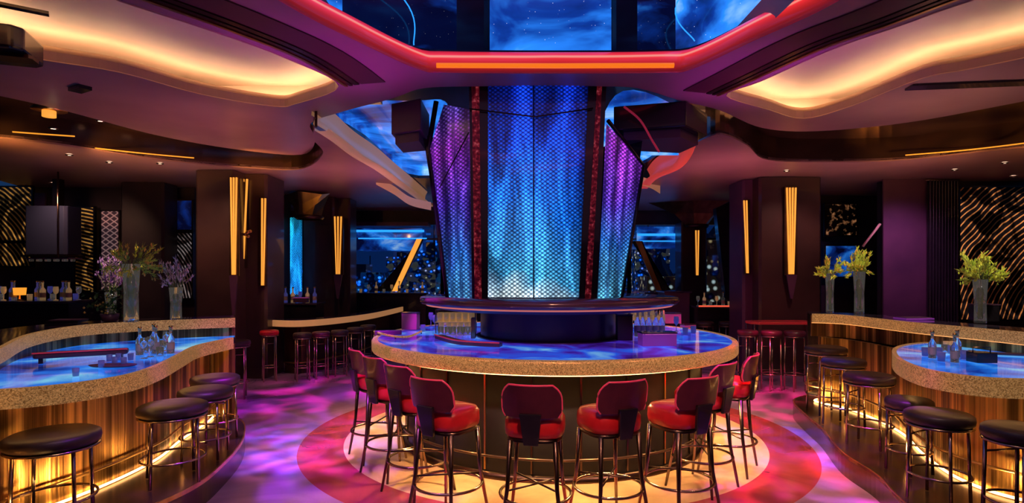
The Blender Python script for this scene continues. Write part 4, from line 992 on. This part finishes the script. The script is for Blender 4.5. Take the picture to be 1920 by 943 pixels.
# ---------------------------------------------------------------- far curved bar
fe = GL([(508, 600), (560, 601), (630, 596), (700, 587), (756, 575)], .98)
fb = catmull(fe, 8)
e = empty('curved_bar', (-3.2, 11, 0), 'distant curved bar with a lit gold edge before the night windows', 'bar')
def fbb(mb, name, m): return mb.build(name, m, e, 0, loc=(3.2, -11, 0))
fbb(MB().prism(offset(fb, .02) + offset(fb, .42)[::-1], .94, .975), 'top', M_dtop)
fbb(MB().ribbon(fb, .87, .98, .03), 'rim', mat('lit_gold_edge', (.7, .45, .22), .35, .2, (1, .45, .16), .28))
fbb(MB().ribbon(offset(fb, .35), 0, .94, .06), 'body', M_bronze)
fbb(MB().tube([(p[0], p[1], .2) for p in offset(fb, .31)], .014, 6), 'footrail', M_gold)
fstools = [(505, 605, .85, M_red, 'distant red topped stool at the end of the curved bar'), (567, 614, .8, M_seat, 'distant dark stool, second along the curved bar'), (602, 614, .8, M_maroon, 'distant dark red stool in the middle of the curved bar'), (637, 608, .8, M_seat, 'distant dark stool, fourth along the curved bar'), (666, 606, .8, M_seat, 'distant dark stool nearest the island bar end'), (690, 603, .8, M_seat, 'distant dark stool half hidden behind the island bar')]
for px, py, z, m, lab in fstools:
    g = G(px, py, z)
    yy = {505: 9.8, 567: 9.85, 602: 10.05, 637: 10.3, 666: 10.8, 690: 11.3}[px]
    black_stool((px - CX) / F * yy, yy, 0, z, .15, 30, lab, m, 'distant stools at the curved bar')
# back consoles
a, b = backbar(656, 800, 14.78, 1.30, 'low console under the tall night window', .3)
for i in range(10):
    place_glass((2, 0, 1)[i % 3], (M_glass, M_glassg)[i % 2], a + (b - a) * (i + .5) / 10, 14.72, 1.304, 1.0, 'bottle or glass on the console under the tall night window', 'bottle', 'bottles on the window console')
a, b = backbar(505, 600, 12.0, 1.20, 'dark service console before the aqua lit screen', .5)
for i in range(7):
    place_glass((2, 1, 2)[i % 3], (M_glassb, M_glassg)[i % 2], a + (b - a) * (i + .5) / 7, 11.9, 1.204, 1.1, 'bottle on the service console before the aqua screen', 'bottle', 'bottles on the service console')
crate_e = empty('box', ((568 - CX) / F * 11.85, 11.75, 1.204), 'small pink box on the service console before the aqua screen', 'box')
MB().box((0, 0, .05), (.28, .12, .09)).build('body', M_plum, crate_e, .006)
MB().box((0, 0, .10), (.29, .13, .012)).build('lid', M_pink, crate_e)
a, b = backbar(1240, 1285, 12.6, 1.42, 'plum curved console past the island bar', .6, M_plum)
a, b = backbar(1300, 1405, 12.2, 1.12, 'dark red edged counter below the glittering window', .6)
for i in range(9):
    place_glass((1, 2, 0)[i % 3], (M_glass, M_glassg)[i % 2], a + (b - a) * (i + .5) / 9, 12.1, 1.124, 1.0, 'glass on the red edged counter below the glittering window', 'glass', 'glasses on the red edged counter')
tag(MB().box(((a + b) / 2, 11.84, 1.13), (b - a, .03, .03)).build('counter_light', emis('red_led', (1, .12, .06), .8)), 'thin red light edge on the counter below the glittering window', 'light strip')
a, b = backbar(1205, 1245, 13.6, 1.36, 'dark console at the foot of the slanted dull gold brace', .5)
# red bench table with stools under it
e = empty('high_table', ((1440 - CX) / F * 10.0, 9.55, 0), 'dark high table with a glossy red top before the massive column', 'table')
MB().box((0, 0, 1.0), (1.05, .42, .04), 0, .1).build('top', mat('red_gloss', (.35, .02, .03), .2, 0, coat=.6, em=(1, .05, .05), es=.12), e, .008)
for x in (-.48, .48):
    for y in (-.16, .16): MB().tube([(x, y, 0), (x, y, .98)], .016, 6).build('leg', M_dsteel, e)
MB().tube([(-.48, -.16, .25), (.48, -.16, .25)], .012, 6).build('stretcher', M_dsteel, e)
for px, yy, lab in ((1402, 9.1, 'dark red topped stool at the high table, nearest the window'), (1446, 9.05, 'dark red topped stool at the middle of the high table'), (1490, 9.0, 'dark red topped stool at the high table, nearest the vase counter')):
    black_stool((px - CX) / F * yy, yy, 0, .92, .155, 15, lab, M_maroon, 'red topped stools at the high table')
for px, lab in ((1322, 'shadowy stool at the red edged counter'), (1364, 'shadowy stool at the red edged counter')):
    black_stool((px - CX) / F * 11.5, 11.5, 0, .85, .17, 15, lab, M_seat, 'shadowy stools at the red edged counter')

# ---------------------------------------------------------------- lights
def area(loc, rot, size, col, e, sy=None, name='area'):
    l = bpy.data.lights.new(name, 'AREA'); l.energy = e; l.color = col; l.size = size
    if sy: l.shape = 'RECTANGLE'; l.size_y = sy
    o = bpy.data.objects.new(name, l); o.location = loc; o.rotation_euler = rot; C.objects.link(o); return o
def spot(loc, to, col, e, deg=50, blend=.6, r=.05, gobo=None):
    l = bpy.data.lights.new('spot', 'SPOT'); l.energy = e; l.color = col; l.spot_size = R(deg); l.spot_blend = blend; l.shadow_soft_size = r
    o = bpy.data.objects.new('spot', l); o.location = loc; o.rotation_euler = (Vector(to) - Vector(loc)).to_track_quat('-Z', 'Y').to_euler(); C.objects.link(o)
    if gobo:
        l.use_nodes = True; nt = l.node_tree; N = nt.nodes.new; em = nt.nodes['Emission']
        t = N('ShaderNodeTexCoord'); n = N('ShaderNodeTexNoise'); n.inputs['Scale'].default_value = gobo; n.inputs['Distortion'].default_value = 2.0; n.inputs['Detail'].default_value = 2
        r_ = N('ShaderNodeValToRGB'); r_.color_ramp.elements[0].position = .46; r_.color_ramp.elements[1].position = .68; r_.color_ramp.elements[0].color = (.03, .03, .03, 1); r_.color_ramp.elements[1].color = (2.1, 2.1, 2.1, 1)
        nt.links.new(t.outputs['Normal'], n.inputs['Vector']); nt.links.new(n.outputs['Fac'], r_.inputs[0]); nt.links.new(r_.outputs[0], em.inputs['Strength'])
    return o
# coloured projectors on the floor
spot((-1.2, 5.4, 3.6), (-1.9, 7.2, 0), (.60, .02, 1), 1000, 70, .6, gobo=4)
spot((-1.5, 3.8, 3.6), (-1.9, 4.7, 0), (.38, .03, 1), 800, 56, .7, gobo=3)
spot((-2.2, 6.6, 3.4), (-2.0, 6.3, 0), (.15, .12, 1), 1300, 40, .6, gobo=6)
spot((-2.0, 7.6, 3.4), (-2.3, 8.6, 0), (1, .02, .40), 900, 60, .6, gobo=3)
spot((-2.0, 5.6, 3.6), (-2.1, 5.9, 0), (1, .30, .55), 700, 30, .8, gobo=8)
spot((2.6, 5.8, 3.6), (2.75, 6.2, 0), (.12, .08, 1), 1200, 34, .6, gobo=6)
spot((2.4, 4.2, 3.6), (2.55, 4.8, 0), (.55, .02, 1), 700, 46, .7, gobo=4)
spot((2.9, 7.6, 3.4), (2.8, 8.4, 0), (1, .03, .20), 1500, 60, .6, gobo=3)
spot((2.4, 5.6, 3.6), (2.3, 5.4, 0), (1, .08, .12), 1200, 36, .5, gobo=3)
# purple wash on the soffit round the recess
spot((-1.3, 5.3, 2.0), (-1.7, 5.2, 3.7), (.75, .03, .95), 70, 80, 1, .2)
spot((2.3, 5.6, 2.0), (2.5, 5.6, 3.7), (.75, .03, .95), 70, 80, 1, .2)
spot((-3.6, 7.2, 1.9), (-3.9, 7.4, 3.7), (1, .36, .36), 50, 130, 1, .2)
spot((-2.6, 9.6, 2.0), (-2.8, 9.8, 3.5), (1, .34, .42), 55, 130, 1, .2)
spot((3.4, 8.8, 2.0), (3.2, 9.2, 3.5), (1, .28, .42), 60, 130, 1, .2)
spot((-5.2, 8.4, 2.0), (-5.4, 8.9, 3.5), (1, .5, .34), 48, 130, 1, .2)
spot((5.6, 8.4, 2.0), (5.6, 9.0, 3.5), (1, .42, .35), 60, 130, 1, .2)
spot((4.6, 6.4, 2.2), (4.4, 6.4, 3.7), (1, .5, .4), 40, 130, 1, .2)
spot((.3, 9.8, 1.8), (.3, 10.4, 3.5), (.9, .15, .8), 60, 130, 1, .2)
# amber grazers on the bronze fascias
for p, q in (((-5.5, 7.6, 3.15), (-5.6, 8.7, 3.66)), ((-6.4, 7.0, 3.1), (-6.5, 7.9, 3.66)), ((6.0, 7.4, 3.1), (6.1, 8.6, 3.7)), ((7.0, 6.9, 3.1), (7.1, 8.1, 3.7)), ((-4.0, 8.6, 3.2), (-4.0, 9.6, 3.66))):
    spot(p, q, (1, .42, .08), 50, 70, .9, .05)
# warm wash on the stools and floor before the bar
spot((.4, 2.2, 3.5), (.4, 4.3, .6), (1, .50, .28), 270, 60, .7, .12)
spot((-1.9, 3.0, 3.5), (-1.0, 4.9, .4), (1, .45, .35), 130, 45, .7, .12)
spot((2.7, 3.2, 3.5), (1.8, 4.9, .4), (1, .45, .35), 150, 45, .7, .12)
for k in range(14):       # lamps under the island rim
    a = math.tau * k / 14
    spot((BC[0] + 1.86 * math.cos(a), BC[1] + 1.86 * math.sin(a), .95), (BC[0] + 2.25 * math.cos(a), BC[1] + 2.25 * math.sin(a), 0), (1, .56, .2), 80, 120, .8, .04)
# bars
spot((-2.0, 3.0, 3.5), (-2.9, 4.6, 1.0), (1, .60, .38), 90, 60, .7, .2)
spot((2.2, 3.2, 3.5), (3.4, 5.0, 1.0), (1, .60, .38), 95, 62, .7, .2)
for p in ((-2.75, 3.3), (-2.66, 4.15), (-2.62, 4.9), (-2.8, 5.7), (3.25, 4.0), (3.2, 4.9), (3.4, 5.8), (3.6, 6.6), (3.5, 7.2)):
    spot((p[0], p[1], .27), (p[0] + (-.5 if p[0] < 0 else .5), p[1] + .1, .62), (1, .52, .15), 26, 110, .9, .04)
for x, y, z, tx, ty, tz, e_ in ((-3.6, 6.0, 3.0, -4.3, 6.6, 1.9, 90), (-3.9, 5.4, 3.0, -4.9, 6.3, 1.8, 50), (4.0, 6.2, 3.2, 4.0, 7.2, 1.8, 110), (4.5, 4.7, 3.2, 4.7, 5.9, 1.8, 110)):
    spot((x, y, z), (tx, ty, tz), (1, .9, .6), e_, 44, .8, .04)
# walls and columns
spot((-4.8, 8.6, 3.3), (-4.9, 9.8, 1.6), (1, .5, .3), 70, 90, 1, .1)
spot((4.9, 9.2, 3.3), (4.9, 10.4, 1.6), (.9, .4, .35), 70, 90, 1, .1)
spot((6.6, 9.2, 3.2), (7.0, 10.6, 1.9), (.85, .3, .7), 130, 80, 1, .1)
spot((-7.6, 9.4, 3.2), (-8.0, 11.2, 1.8), (1, .5, .3), 80, 100, 1, .1)
spot((-3.4, 9.2, 3.3), (-3.6, 10.5, 1.0), (1, .5, .3), 60, 90, 1, .1)
spot((3.9, 8.0, 3.3), (4.2, 9.4, .9), (1, .2, .2), 50, 60, 1, .1)
# faint fill in the room
area((0, 1.0, 3.4), (R(35), 0, 0), 4, (.7, .3, .5), 16)

w = bpy.data.worlds.new('world'); bpy.context.scene.world = w; w.use_nodes = True
w.node_tree.nodes['Background'].inputs[0].default_value = (.012, .05, .16, 1); w.node_tree.nodes['Background'].inputs[1].default_value = .5

# ---------------------------------------------------------------- camera
cam = bpy.data.cameras.new('camera'); co = bpy.data.objects.new('camera', cam); C.objects.link(co)
co.location = (0, 0, H); co.rotation_euler = (R(90), 0, 0)
cam.sensor_fit = 'HORIZONTAL'; cam.sensor_width = 36; cam.lens = F / 1920 * 36; cam.shift_y = (HY - 471.5) / 1920; cam.clip_end = 400
sc = bpy.context.scene; sc.camera = co
sc.view_settings.view_transform = 'Standard'; sc.view_settings.look = 'None'; sc.view_settings.exposure = 0
